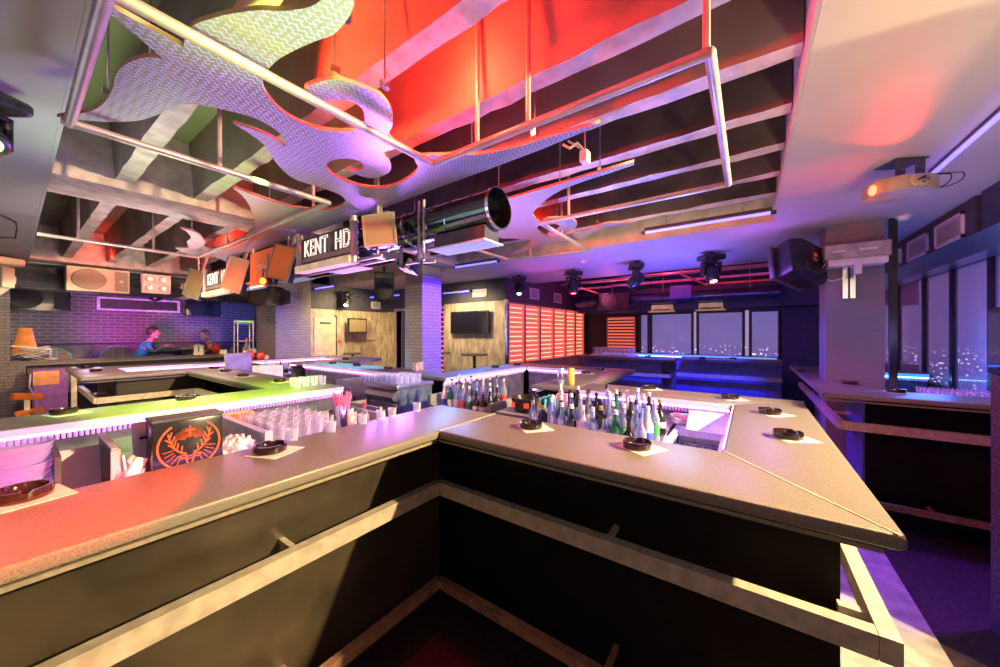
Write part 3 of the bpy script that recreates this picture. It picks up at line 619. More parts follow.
# poster
t = thing('hanging_poster', 'orange poster board with a small white curve drawing hung by the duct', 'poster', (1.62, 4.42, 2.34))
obj('board', MB().box(0, .015, -.30, .30, -.20, .20), M['orange'], t)
obj('drawing', MB().strip3([(0, .18, -.12), (0, .12, -.02), (0, .08, .05), (0, .04, .03), (0, -.06, .05)], .012, (-1, 0, 0)).strip3([(0, .05, .0), (0, -.12, .01)], .015, (-1, 0, 0)).strip3([(0, -.06, -.08), (0, -.13, -.08)], .05, (-1, 0, 0)), M['paper'], t)
obj('lower_strip', MB().box(-.002, 0, -.30, .30, -.20, -.18), M['lens_w'], t)
# letter signs
neon = emit('warm_white_neon', (1, .74, .62), .95)
def letter_sign(name, label, y, ln, h, z, x=1.58):
    t = thing(name, label, 'sign', (x, y, z), group='KENT letter signs')
    obj('bottom_box', MB().box(.0, .09, -ln / 2, ln / 2, -h / 2, -h / 2 + .06), M['cream2'], t)
    for s in (-1, 1):
        c = MB().cyl((.045, s * ln / 2, -h / 2), (.045, s * ln / 2, h / 2), .03, .03, 12)
        for i in range(4): c.cyl((.045, s * ln / 2, -h / 2 + .08 + i * h / 4.5), (.045, s * ln / 2, -h / 2 + .095 + i * h / 4.5), .036, .036, 12)
        obj('coiled_post', c, M['pipe'], t)
    obj('back_board', MB().box(.07, .08, -ln / 2, ln / 2, -h / 2 + .06, h / 2 - .05), M['signback'], t)
    obj('stripe', MB().box(.055, .069, -ln / 2, ln / 2, -h / 2 + .10, -h / 2 + .14), M['pipe'], t)
    cu = bpy.data.curves.new('KENT HD', 'FONT'); cu.body = 'KENT  HD'; cu.size = h * .56; cu.fill_mode = 'NONE'; cu.bevel_depth = .0040; cu.bevel_resolution = 1; cu.align_x = 'CENTER'; cu.space_character = 1.12
    tmp = bpy.data.objects.new('tmp', cu); COL.objects.link(tmp); dg = bpy.context.evaluated_depsgraph_get(); dg.update()
    me = bpy.data.meshes.new_from_object(tmp.evaluated_get(dg)); bpy.data.objects.remove(tmp)
    me.materials.clear(); me.materials.append(neon)
    f = bpy.data.objects.new('lettering', me); COL.objects.link(f); f.parent = t; f.location = (.05, -.01, -h * .10); f.rotation_euler = (R(90), 0, R(-90))
    k = ln * .84 / max(v.co.x for v in me.vertices) / 2; f.scale = (k, 1, 1)
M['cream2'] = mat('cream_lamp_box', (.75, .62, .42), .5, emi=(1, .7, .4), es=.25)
M['signback'] = mat('dark_sign_back', (.10, .07, .06), .4, var=.3, scale=10)
letter_sign('letter_sign', 'neon letter sign reading KENT HD between two coiled posts, beside the olive screen', 3.08, .92, .38, 2.385)
letter_sign('letter_sign.001', 'distant letter sign reading KENT HD beside the dark red screen, lit tan', 5.88, .95, .40, 2.34)

# junk on the channel next to the duct
t = thing('spot_lamp', 'small dark spot lamp hanging beside the brick column top', 'lamp', (2.0, 2.38, 2.22))
obj('housing', MB().obox((0, 0, 0), (.16, .16, .14), (.3, .2, .4), .02), M['gloss'], t)
obj('yoke', MB().box(-.1, -.09, -.02, .02, -.02, .12).box(.09, .1, -.02, .02, -.02, .12).box(-.1, .1, -.02, .02, .11, .12), M['pipe'], t)
obj('lens', MB().obox((-.06, -.07, -.03), (.09, .02, .09), (.3, .2, .4)), M['warmscreen'], t)

# UV tubes
def tube_lamp(name, label, a, b, m=M['uv'], grp='ultraviolet tubes', z=0):
    a, b = Vector(a), Vector(b); d = (b - a).normalized()
    t = thing(name, label, 'tube lamp', a, group=grp); L = b - a
    q = Vector((-d.y, d.x, 0)) * .03
    obj('batten', MB().bar((0, 0, .025), (L.x, L.y, .025), .022, .016).bar((0, 0, .04), (L.x, L.y, .04), .008, .02), M['darkgrey'], t)
    obj('tube', MB().cyl((0, 0, 0), L, .014, .014, 10), m, t)
    if z:
        for q in (.2, .8): obj('hanger', MB().cyl((L.x * q, L.y * q, .05), (L.x * q, L.y * q, z - a.z), .004, .004, 6), M['chrome'], t)
    obj('end_cap', MB().cyl(-d * .03, d * .01, .018, .018, 8).cyl(L - d * .01, L + d * .03, .018, .018, 8), M['gloss'], t)
tube_lamp('tube_lamp', 'pale blue tube lamp along the cream edge of the open ceiling bay', (3.95, .92, 2.70), (3.95, -.16, 2.70), M['uvl'], z=3.3)
tube_lamp('tube_lamp.001', 'deep blue tube lamp near the top of the brick column', (4.15, 3.85, 2.68), (4.15, 3.0, 2.68), z=3.3)
tube_lamp('tube_lamp.002', 'bright violet blue tube lamp on the ceiling above the side windows', (3.70, -1.02, 2.715), (2.0, -1.02, 2.715))
tube_lamp('tube_lamp.003', 'short blue tube lamp on the ceiling beyond the brick column', (5.74,5.698,2.532), (5.74,4.892,2.532))
tube_lamp('tube_lamp.004', 'blue tube lamp left of the black speaker by the brick column', (3.944,7.92,2.613), (4.406,7.92,2.731))
tube_lamp('tube_lamp.005', 'blue tube lamp under the black speaker beside the brick column', (5.405,7.988,2.55), (5.475,6.88,2.55))

# moving-head lamps
def moving_head(name, label, loc, rz, tilt, lens, s=1.0, m=M['gloss'], grp='moving head lamps on the low ceiling'):
    t = thing(name, label, 'stage light', loc, rz, grp); t.scale = (s, s, s)
    obj('base', MB().box(-.15, .15, -.11, .11, -.085, -.01, .02), m, t)
    obj('clamp', MB().box(-.03, .03, -.03, .03, -.01, .03), M['darkgrey'], t)
    obj('swivel', MB().cyl((0, 0, -.11), (0, 0, -.085), .07, .07, 16), m, t)
    y = obj('yoke', MB().box(-.13, -.10, -.045, .045, -.30, -.11, .012).box(.10, .13, -.045, .045, -.30, -.11, .012).box(-.13, .13, -.045, .045, -.135, -.105, .01), m, t)
    h = obj('head', MB().lathe([(0, .13), (.06, .125), (.085, .08), (.09, 0), (.085, -.09), (.075, -.13), (.06, -.14), (0, -.13)], 20), m, t, smooth=50)
    h.location = (0, 0, -.26); h.rotation_euler = (R(tilt), 0, 0)
    l = obj('lens', MB().lathe([(0, -.146), (.035, -.143), (.045, -.138), (0, -.13)], 16), lens, h)
    obj('status_light', MB().box(-.02, .02, -.113, -.11, -.05, -.035), M['lens_led'], t)
M['lens_led'] = emit('red_status', (1, .1, .03), 4)
lens_off = mat('dark_lens', (.1, .12, .2), .05, coat=1)
moving_head('moving_head_lamp', 'black moving head lamp with violet glow, in front of the largest far window', (5.66, .44, CEI - .03), R(125), 25, M['lens_p'])
moving_head('moving_head_lamp.001', 'black moving head lamp turned sideways, second along the low ceiling from the violet one', (5.72, 1.46, CEI - .03), R(20), 50, lens_off)
moving_head('moving_head_lamp.002', 'black moving head lamp with small amber glow in front of the red shutters', (5.78, 2.54, CEI - .03), R(125), 10, M['lens_led'])
moving_head('moving_head_lamp.003', 'black moving head lamp shining bright blue above the television corner', (5.7, 3.62, CEI - .03), R(125), 30, M['lens_b'], .9)
moving_head('moving_head_lamp.004', 'near large black moving head lamp with green and red glints on the grey ceiling', (-.13, 2.80, CEI - .03), R(35), -55, M['greenlens'], 1.2, grp='moving head lamps on the grey ceiling')
bpy.data.objects['moving_head_lamp.004'].scale = (1.1, 1.1, .82)
moving_head('moving_head_lamp.005', 'pale moving head lamp with violet glow over the far brick pillar', (-.12, 8.75, CEI - .03), R(125), 40, M['lens_p'], 1.5, M['spk'], grp='moving head lamps on the grey ceiling')
moving_head('moving_head_lamp.006', 'black moving head lamp shining cyan white above the pale wood wall', (4.609,7.716,2.62), R(125), 30, M['lens_c'], .9)

# speakers
def speaker(name, label, loc, rot, w, h, d, shell, gr, hang=0):
    t = thing(name, label, 'speaker', loc); t.rotation_euler = rot
    # tapered plan: wide front at -Y, narrow back
    p = [(-w / 2, -d / 2), (w / 2, -d / 2), (w / 2, -d / 2 + .1), (w * .34, d / 2), (-w * .34, d / 2), (-w / 2, -d / 2 + .1)]
    obj('cabinet', MB().prism(p, -h / 2, h / 2, .02), shell, t, smooth=40)
    obj('woofer_grille', MB().lathe([(0, .012), (w * .40, .01), (w * .43, 0), (w * .43, -.02)], 28), gr, t).matrix_local = Matrix.Translation((0, -d / 2 - .004, -h * .16)) @ Matrix.Rotation(R(90), 4, 'X') @ Matrix.Diagonal((1, 1.15, 1, 1))
    hn = MB(); z0, z1 = h * .25, h * .46; q = .1
    for a, b_ in (((-w * .42, z0), (-w * .42, z1)), ((-w * .42, z1), (w * .42, z1)), ((w * .42, z1), (w * .42, z0)), ((w * .42, z0), (-w * .42, z0))):
        vs = [hn.bm.verts.new(v) for v in ((a[0], -d / 2 - .008, a[1]), (b_[0], -d / 2 - .008, b_[1]), (b_[0] * q, -d / 2 + .0, (b_[1] - (z0 + z1) / 2) * .3 + (z0 + z1) / 2), (a[0] * q, -d / 2 + .0, (a[1] - (z0 + z1) / 2) * .3 + (z0 + z1) / 2))]
        hn.bm.faces.new(vs)
    obj('horn', hn, gr, t)
    obj('bracket', MB().box(-.02, .02, d / 2, d / 2 + .10, -.03, .03), M['darkgrey'], t)
    if hang:
        mw = Matrix.Translation(loc) @ t.rotation_euler.to_matrix().to_4x4()
        hr = obj('hanging_bar', MB().box(loc[0] - .015, loc[0] + .015, loc[1] - .015, loc[1] + .015, loc[2], hang), M['darkgrey'], t); hr.matrix_parent_inverse = mw.inverted()
    return t
speaker('loudspeaker', 'beige loudspeaker lying on its side under the grey ceiling, red lamp just above it', ((0.887,9.2,2.53)[0], 9.2, (0.887,9.2,2.53)[2]), (0, R(90), 0), .40, .72, .35, M['spk'], M['grille'], 3.3)
speaker('loudspeaker.001', 'black loudspeaker hung from the ceiling beside the tall brick column', (3.975,5.446,2.489), (R(8), 0, R(-35)), .34, .50, .34, M['gloss'], M['dark'], 3.3)
speaker('loudspeaker.002', 'dark loudspeaker at the end of the far pipe bay near the shutters', (8.6,2.76,2.394), (0, R(90), R(-60)), .40, .72, .4, M['gloss'], M['dark'], 3.3)
speaker('loudspeaker.003', 'black loudspeaker hanging below the orange poster, tilted down', (2.849,7.366,2.308), (R(20), R(90), R(-40)), .34, .6, .34, M['gloss'], M['dark'], 3.3)
speaker('loudspeaker.004', 'black loudspeaker recessed high on the far violet brick wall', ((0.312,12.0,2.291)[0], 12.05, 2.32), (0, R(90), 0), .45, .9, .35, M['gloss'], M['dark'])
speaker('loudspeaker.005', 'small black loudspeaker high on the far brick wall beside the pale grille frame', ((3.024,12.0,2.281)[0], 12.1, 2.28), (0, R(90), 0), .40, .75, .3, M['gloss'], M['dark'])
# big tilted speaker seen from behind next to the printed column
t = thing('stage_speaker', 'large black wedge-shaped speaker seen from behind next to the printed column', 'speaker', (4.901,-0.41,2.354)); t.rotation_euler = (R(-14), R(14), R(-35)); t.scale = (.86, .86, .86)
p = [(-.22, -.15), (-.30, .10), (-.20, .19), (.20, .19), (.30, .10), (.22, -.15)]
obj('cabinet', MB().prism([(x * 1.0, -y) for x, y in p], -.22, .22, .02), M['gloss'], t, smooth=35)
obj('recessed_plate', MB().cyl((0, -.20, .03), (0, -.185, .03), .075, .075, 20), M['darkgrey'], t)
obj('socket', MB().cyl((-.01, -.21, .04), (-.01, -.198, .04), .022, .022, 12).cyl((-.05, -.21, -.02), (-.05, -.198, -.02), .008, .008, 8).cyl((-.02, -.21, -.03), (-.02, -.198, -.03), .008, .008, 8), M['lens_dim'], t)
obj('screw', MB().cyl((-.16, -.155, .17), (-.16, -.145, .17), .014, .014, 8).cyl((.14, -.19, .17), (.14, -.18, .17), .014, .014, 8).cyl((-.15, -.18, -.17), (-.15, -.17, -.17), .014, .014, 8), M['chrome'], t)
obj('grille', MB().box(-.30, .30, .10, .16, -.23, .23, .02), M['darkgrey'], t)
obj('bracket', MB().bar((.1, .15, .22), (.35, .2, .40), .04, .012).bar((.1, -.1, -.2), (.36, .0, -.12), .04, .01), M['darkgrey'], t)
# four-lamp blinder
c = (1.567,8.85,2.528)
t = thing('blinder_light', 'pink-white four-lamp blinder light with a bent wire bracket', 'stage light', (c[0], 8.85, c[2]))
obj('housing', MB().box(-.19, .19, 0, .12, -.17, .17, .01), mat('glowing_pink_housing', (.9, .55, .52), .5, emi=(1, .45, .42), es=.22), t)  # brightness of the housing put in as a glow of its own
for i, (a, b_) in enumerate(((-.09, .08), (.09, .08), (-.09, -.08), (.09, -.08))):
    l = obj('lamp', MB().lathe([(0, .005), (.03, .012), (.062, .02), (.07, .0)], 20), M['grille2'], t); l.matrix_local = Matrix.Translation((a, -.001, b_)) @ Matrix.Rotation(R(90), 4, 'X')
    obj('bulb', MB().ball((0, 0, .022), .024, 10, 6), M['lens_w'], l)
obj('bracket', MB().tube([(-.2, .06, 0), (-.2, .06, .22), (-.16, .06, .25), (.16, .06, .25), (.2, .06, .22), (.2, .06, 0)], .008, 6), M['pipe'], t)
obj('ceiling_clamp', MB().cyl((0, .06, .25), (0, .06, .5), .012, .012, 6), M['pipe'], t)

# lamps with bare glow
def par(name, label, loc, lens, r=.05, m=M['gloss']):
    t = thing(name, label, 'spot lamp', loc, R(35.5 - 90)); 
    obj('can', MB().cyl((0, .02, 0), (0, .2, .02), r * 1.3, r * 1.1, 16), m, t, smooth=50)
    obj('lens', MB().ball((0, .01, 0), r, 14, 8, (1, .3, 1)), lens, t)
    obj('yoke', MB().box(-r * 1.6, -r * 1.45, .08, .11, 0, .14).box(r * 1.45, r * 1.6, .08, .11, 0, .14).box(-r * 1.6, r * 1.6, .08, .11, .13, .15).cyl((0, .095, .14), (0, .095, .3), .01, .01, 6), M['pipe'], t)
par('spot_lamp.001', 'glowing red spot lamp on top of the beige loudspeaker', (0.946,9.0,2.812), M['lens_r'], .045)
par('spot_lamp.002', 'glowing red spot lamp below the orange poster', (1.5,4.067,2.158), M['lens_r'], .035)

# long dark truss line in front of the far bulkhead
b = MB()
for z in (2.36, 2.50, 2.62): b.cyl((.1, 9.5, z), (4.3, 9.5, z), .018, .018, 8)
for i in range(14): b.cyl((.2 + .3 * i, 9.5, 2.36), (.35 + .3 * i, 9.5, 2.62), .008, .008, 6)
for x in (.95, 2.9): b.cyl((x, 9.5, 2.3), (x, 9.5, 2.75), .014, .014, 6)
tag(obj('lighting_truss', b, M['darkgrey']), 'dark lighting truss running across behind the beige loudspeaker', 'truss')
# grille frame on the far brick wall
t = thing('wall_grille_frame', 'long pale framed grille high on the far violet brick wall', 'grille', (0, 12.33, 0))
a, c_ = (1.173,12.33,2.397)[0], (2.626,12.33,2.511)[0]
f = MB().box(a, c_, 0, .03, 2.44, 2.48).box(a, c_, 0, .03, 2.17, 2.21).box(a, a + .05, 0, .03, 2.17, 2.48).box(c_ - .05, c_, 0, .03, 2.17, 2.48)
obj('frame', f, M['pinkframe'], t)
obj('mesh_panel', MB().box(a + .03, c_ - .03, .02, .035, 2.2, 2.45), M['darkgrey'], t)
obj('dome', MB().ball(((a + c_) / 2 + .25, -.02, 2.52), .13, 14, 8, (1, 1, .6)), M['gloss'], t)

# ---------------------------------------------------------------- right-hand ceiling kit
t = thing('effect_projector', 'tan round-bodied effect projector with red glowing lens on the ceiling', 'stage light', (3.42, -.80, 2.575), R(-62)); t.scale = (.80, .80, .80)
obj('body', MB().prism([(.20 * (abs(math.cos(u)) ** .6) * (1 if math.cos(u) > 0 else -1), .17 * (abs(math.sin(u)) ** .6) * (1 if math.sin(u) > 0 else -1)) for u in [2 * math.pi * i / 40 for i in range(40)]], -.055, .055, .012), M['tan'], t, smooth=50)
d = obj('emblem_disc', MB().lathe([(0, .012), (.062, .012), (.07, .004), (.072, 0)], 28), M['tan'], t, smooth=50); d.matrix_local = Matrix.Translation((.0, -.172, .005)) @ Matrix.Rotation(R(90), 4, 'X') @ Matrix.Diagonal((1, .75, 1, 1))
obj('emblem', MB().strip3([(-.035, -.01, .016), (.02, .035, .016)], .012, (0, 0, 1)).strip3([(.02, .035, .016), (.01, .005, .016)], .01, (0, 0, 1)).strip3([(-.03, .0, .016), (.01, .01, .016), (.045, -.005, .016)], .008, (0, 0, 1)).strip3([(-.005, -.03, .016), (.015, -.025, .016)], .014, (0, 0, 1)), M['dark'], d)
obj('lens', MB().ball((-.215, -.03, -.01), .035, 12, 8, (.5, 1, 1.3)), emit('red_orange_lens', (1, .06, .01), 6), t)
br = MB()
for s in (-.09, .05):
    br.box(s, s + .07, -.08, -.075, .055, .21)
    for i in range(3): br.obox((s + .035, -.083, .09 + i * .034), (.05, .006, .004), (0, .4, 0))
br.box(-.1, .13, -.1, .1, .208, .218)
obj('ceiling_bracket', br, M['darkgrey'], t)
cb = MB()
for k2, (dy, dz) in enumerate(((.10, .02), (.17, -.01), (.24, -.05))):
    pts = [(.19, 0, dz * .5 - .01)] + [(.19 + dy * math.sin(u), -.02 * k2, -.01 + .09 - .10 * math.cos(u) * (1 if u < 1.57 else .9) - .0) for u in [math.pi * i / 10 for i in range(11)]]
    cb.tube([(p[0], p[1], min(p[2], .10)) for p in pts], .004, 6)
obj('power_cable', cb, M['dark'], t)
# motorised unit on printed column
q = (4.86,-0.866,2.384)
t = thing('column_projector', 'long tan box unit with pale underside mounted on the printed column', 'projector', (4.88, q[1] + .02, 2.39)); t.scale = (.85, .78, 1.15)
obj('housing', MB().box(-.12, .10, -.30, .30, -.03, .10, .015), mat('dusky_tan_housing', (.5, .4, .38), .4), t)
obj('lower_shell', MB().box(-.14, .08, -.27, .27, -.09, -.03, .015), M['wht'], t)
obj('nameplate', MB().box(-.122, -.12, -.18, -.02, .03, .05).box(-.122, -.12, .10, .22, .03, .045), M['wht'], t)
obj('lens_housing', MB().box(-.18, -.10, -.035, .025, -.17, -.06, .008), M['wht'], t)
obj('wall_plate', MB().box(.06, .135, -.02, .03, -.36, -.08).box(.06, .135, .05, .10, -.36, -.08), M['chrome'], t)
obj('cable', MB().tube([(0, .28, -.05), (.02, .31, -.10), (.04, .28, -.17), (.06, .2, -.20), (.09, .06, -.17)], .006, 6), M['wht'], t)
# smoke detectors, grilles
for i, (l, px) in enumerate((('white smoke detector above the side windows', (4.997,-1.205,2.75)), ('white smoke detector near the pipe frame corner on the violet ceiling', (5.12,2.089,2.75)))):
    t = thing('smoke_detector' + ('.001' if i else ''), l, 'detector', px)
    obj('base', MB().lathe([(0, 0), (.06, 0), (.062, -.012), (0, -.012)], 20), M['wht'], t, smooth=50)
    obj('sensor', MB().lathe([(.05, -.012), (.045, -.028), (.028, -.042), (0, -.046)], 20), M['wht'], t, smooth=50)
def vent(name, label, axis, a0, a1, plane, z0, z1, grp, m=M['wht']):
    t = thing(name, label, 'vent grille', ((a0, plane, z0) if axis == 'x' else (plane, a0, z0)), group=grp); w = a1 - a0; h = z1 - z0
    s = (1 if plane < 0 else -1)
    def bx(u0, u1, v0, v1, c, e): return (u0, u1, min(v0 * s, v1 * s), max(v0 * s, v1 * s), c, e) if axis == 'x' else (min(v0 * s, v1 * s), max(v0 * s, v1 * s), u0, u1, c, e)
    f = MB().box(*bx(0, w, .001, .02, 0, .025)).box(*bx(0, w, .001, .02, h - .025, h)).box(*bx(0, .025, .001, .02, 0, h)).box(*bx(w - .025, w, .001, .02, 0, h))
    obj('frame', f, m, t)
    sl = MB(); n = 9
    for i in range(n): sl.box(*bx(.02, w - .02, .004, .014, .03 + i * (h - .05) / n, .03 + i * (h - .05) / n + .008))
    obj('slats', sl, m, t)
    obj('backing', MB().box(*bx(.01, w - .01, .001, .003, .01, h - .01)), M['dark'], t)
vx = [((5.312,-1.5,2.601)[0], (4.76,-1.5,2.473)[0]), ((6.059,-1.5,2.588)[0], (5.502,-1.5,2.48)[0]), ((6.736,-1.5,2.562)[0], (6.289,-1.5,2.487)[0])]
for i, (l, (a, b_)) in enumerate(zip(('largest-looking white vent grille above the side windows', 'middle white vent grille above the side windows', 'white vent grille above the side windows closest to the printed column'), vx)):
    vent('vent_grille' + ('.%03d' % i if i else ''), l, 'x', min(a, b_), max(a, b_), -1.5, 2.45, 2.67, 'vent grilles over the side windows')
for i, l in enumerate(('pink-lit vent grille over the first red shutters', 'pink-lit vent grille over the middle red shutters', 'pink-lit vent grille over the last red shutters')):
    vent('vent_grille.%03d' % (4 + i), l, 'x', [6.72, 7.9, 9.3][i], [6.72, 7.9, 9.3][i] + .42, 4.0, 2.40, 2.64, 'vent grilles over the red shutters', M['wht'])
vent('vent_grille.007', 'white vent grille above the wall television', 'y', (5.8,4.477,2.467)[1], (5.8,4.858,2.493)[1], 5.8, 2.40, 2.56, 'vent grilles near the television')
vent('vent_grille.008', 'white vent grille above the pale wood wall next to the brick column', 'x', (5.442,8.0,2.411)[0], (5.714,8.0,2.43)[0], 8.0, 2.27, 2.45, 'vent grilles near the television')
# far bay: pipes, duct, air units
for i in range(9):
    x = 7.0 + i * .26
    m = [M['redpipe'], M['pipe'], M['pinkpipe']][i % 3]
    z = 2.86 + .05 * (i % 4)
    tag(obj('service_pipe' + ('.%03d' % i if i else ''), MB().tube([(x, -.5, z), (x, 1.2 + .2 * i, z), (x + .15, 1.5 + .2 * i, z), (x + .15, 3.95, z)], .018 + .006 * (i % 3), 8), m), 'red-lit service pipe, %s across the far open ceiling bay' % (ordn[i]), 'pipe', 'service pipes in the far bay')
tag(obj('suspended_piping.002', MB().tube([(6.95, 3.0, 3.2), (6.95, 3.0, 2.62), (8.9, 3.1, 2.62), (8.9, 3.1, 2.3)], .02, 8).tube([(6.95, 1.0, 3.2), (6.95, 1.0, 2.68), (8.2, .75, 2.62), (8.2, -.4, 2.62)], .02, 8), M['redpipe']), 'orange-red square pipe frame hanging in the far open ceiling bay', 'pipe frame')
t = thing('round_air_duct.001', 'dark blue round air duct along the far window bulkhead', 'duct', (9.12, -.5, 2.47))
obj('duct_body', MB().cyl((0, 0, 0), (0, 4.4, 0), .13, .13, 24), M['ductblue'], t, smooth=50)
obj('hanger', MB().cyl((0, .5, .12), (0, .5, .8), .008, .008, 6).cyl((0, 2.2, .12), (0, 2.2, .8), .008, .008, 6), M['pipe'], t)
for i, (x0, x1, l) in enumerate((((9.3,1.988,2.206)[1], (9.3,1.513,2.187)[1], 'cream air unit below the far bulkhead, above the double window post'), ((9.3,0.964,2.166)[1], (9.3,0.493,2.147)[1], 'cream air unit below the far bulkhead over the largest far window'))):
    y1, y0 = x0, x1
    t = thing('air_unit' + ('.001' if i else ''), l, 'air unit', (9.22, y0, 2.13))
    obj('casing', MB().box(0, .3, 0, y1 - y0, .03, .19, .02), M['unitcream'], t)
    obj('outlet', MB().box(-.01, .0, .03, y1 - y0 - .03, .05, .08), M['dark'], t)
    obj('lower_flap', MB().obox((-.04, (y1 - y0) / 2, .02), (.12, (y1 - y0) * 1.25, .012), (0, .15, 0)), M['unitcream'], t)
tag(obj('blue_screen_panel', MB().box(8.6, 8.65, (8.6,1.043,2.522)[1], (8.6,1.46,2.55)[1], 2.40, 2.68), M['bluepanel2']), 'plain dark blue panel hanging in front of the far duct', 'panel')

# small ceiling clutter
c = (2.039,0.819,2.66)
t = thing('junction_box', 'small white junction box with a tangle of cable ends above the pointed plate arm', 'junction box', c)
obj('box_body', MB().box(-.03, .03, -.025, .025, 0, .07, .006), M['wht'], t)
obj('conduit', MB().cyl((0, 0, .07), (0, 0, 3.3 - c[2]), .006, .006, 6), M['pipe'], t)
obj('cable_ends', MB().tube([(0, 0, .07), (-.05, .03, .11), (-.09, .06, .07), (-.10, .10, .10)], .008, 6).tube([(0, 0, .07), (-.03, .06, .12), (-.07, .08, .13)], .007, 6), M['tan'], t)
p0, p1, p2 = (-0.044,5.75,2.73), (0.034,5.946,2.73), (0.042,6.219,2.72)
tag(obj('ceiling_cable', MB().tube([p0, p1, p2, (p2[0] - .01, p2[1] + .05, 2.62), (p0[0] - .1, p0[1] + .3, 2.56)], .006, 6), M['dark']), 'thin black and red cable looping from the grey ceiling', 'cable')
a, b_, c_ = (1.8,2.04,2.336), (1.8,2.04,2.161), (1.8,2.189,2.164)
d_, e_ = (1.8,1.985,2.155), (1.8,1.985,2.334)
tag(obj('pipe_loop', MB().tube([(a[0], a[1], 2.62), a, b_, c_], .010, 8).tube([(e_[0], e_[1], 2.62), e_, d_, (d_[0], d_[1] - .12, d_[2] - .01)], .010, 8), M['pipe']), 'pair of bent thin pipes beside the spot lamp at the column top', 'pipe')
a, b_ = (1.72,2.501,2.611), (1.72,2.3,2.57)
tag(obj('pipe_loop.001', MB().tube([(a[0], a[1], 2.60), a, b_, (b_[0], b_[1], (1.72,2.3,2.257)[2])], .009, 8), M['pipe']), 'bent thin pipe frame just past the olive tinted screen', 'pipe')
M['tvscreen'] = mat('tv_screen', (.008, .008, .02), .15, var=0)
M['dishglass'] = clear('lilac_lit_dish_glass', (.85, .70, 1), .12, es=.06)  # lilac light on the stack put in as tint and faint glow

M['straw'] = mat('pink_straws', (1, .25, .45), .4, emi=(1, .1, .3), es=.25)
M['redcard'] = mat('red_white_cards', (.85, .12, .15), .5, col2=(.9, .8, .8), scale=30)
M['bgreen'] = clear('green_bottle_glass', (.03, .22, .10), .5)
M['bbrown'] = clear('brown_bottle_glass', (.35, .12, .03), .5)
M['bblue'] = clear('blue_bottle_glass', (.08, .25, .9), .45)
M['bred'] = clear('red_bottle_glass', (.7, .04, .06), .5)
M['botclear'] = clear('clear_bottle_glass', (.62, .70, .95), .22)
M['bwhite'] = mat('white_bottle', (.85, .82, .88), .25)
M['bamber'] = clear('amber_bottle_glass', (.85, .4, .08), .45)
M['bteal'] = clear('teal_bottle_glass', (.05, .5, .55), .45)
M['labblue'] = mat('blue_label', (.06, .12, .6), .5)
M['labgold'] = mat('gold_label', (.45, .3, .1), .4)
M['labgreen'] = mat('green_label', (.05, .35, .12), .5)
M['tealcup'] = clear('teal_plastic', (.1, .6, .7), .5)
M['canblue'] = mat('blue_can', (.15, .35, .85), .3, metal=.5, col2=(.6, .7, .85), scale=12)
M['canyellow'] = mat('yellow_can', (.95, .65, .15), .35, metal=.2)
M['lilacsteel'] = mat('lilac_lit_steel', (.72, .66, .90), .35, metal=.3, emi=(.6, .3, 1), es=.12)
M['ice'] = mat('dark_ice_water', (.18, .22, .3), .15, var=.5, scale=25, bump=.5)
M['bluesteel'] = mat('brushed_blue_steel', (.35, .45, .55), .3, metal=.7, var=.2, scale=8)
M['tillgrey'] = mat('till_grey', (.3, .27, .36), .5)
M['shade'] = mat('orange_shade', (.75, .28, .06), .6, emi=(1, .3, .05), es=.15)
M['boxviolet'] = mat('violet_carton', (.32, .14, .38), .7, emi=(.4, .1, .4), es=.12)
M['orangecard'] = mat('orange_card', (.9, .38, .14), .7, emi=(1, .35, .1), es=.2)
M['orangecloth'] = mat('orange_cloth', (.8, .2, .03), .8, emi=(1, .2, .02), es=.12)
M['kioskside'] = mat('kiosk_flank', (.12, .07, .2), .5, var=.5, scale=60, bump=.3)
M['kioskscr'] = mat('kiosk_screen', (.02, .02, .03), .05, coat=1)
M['greenstrip'] = mat('green_strip', (.3, .8, .1), .5, emi=(.3, 1, .1), es=.4)

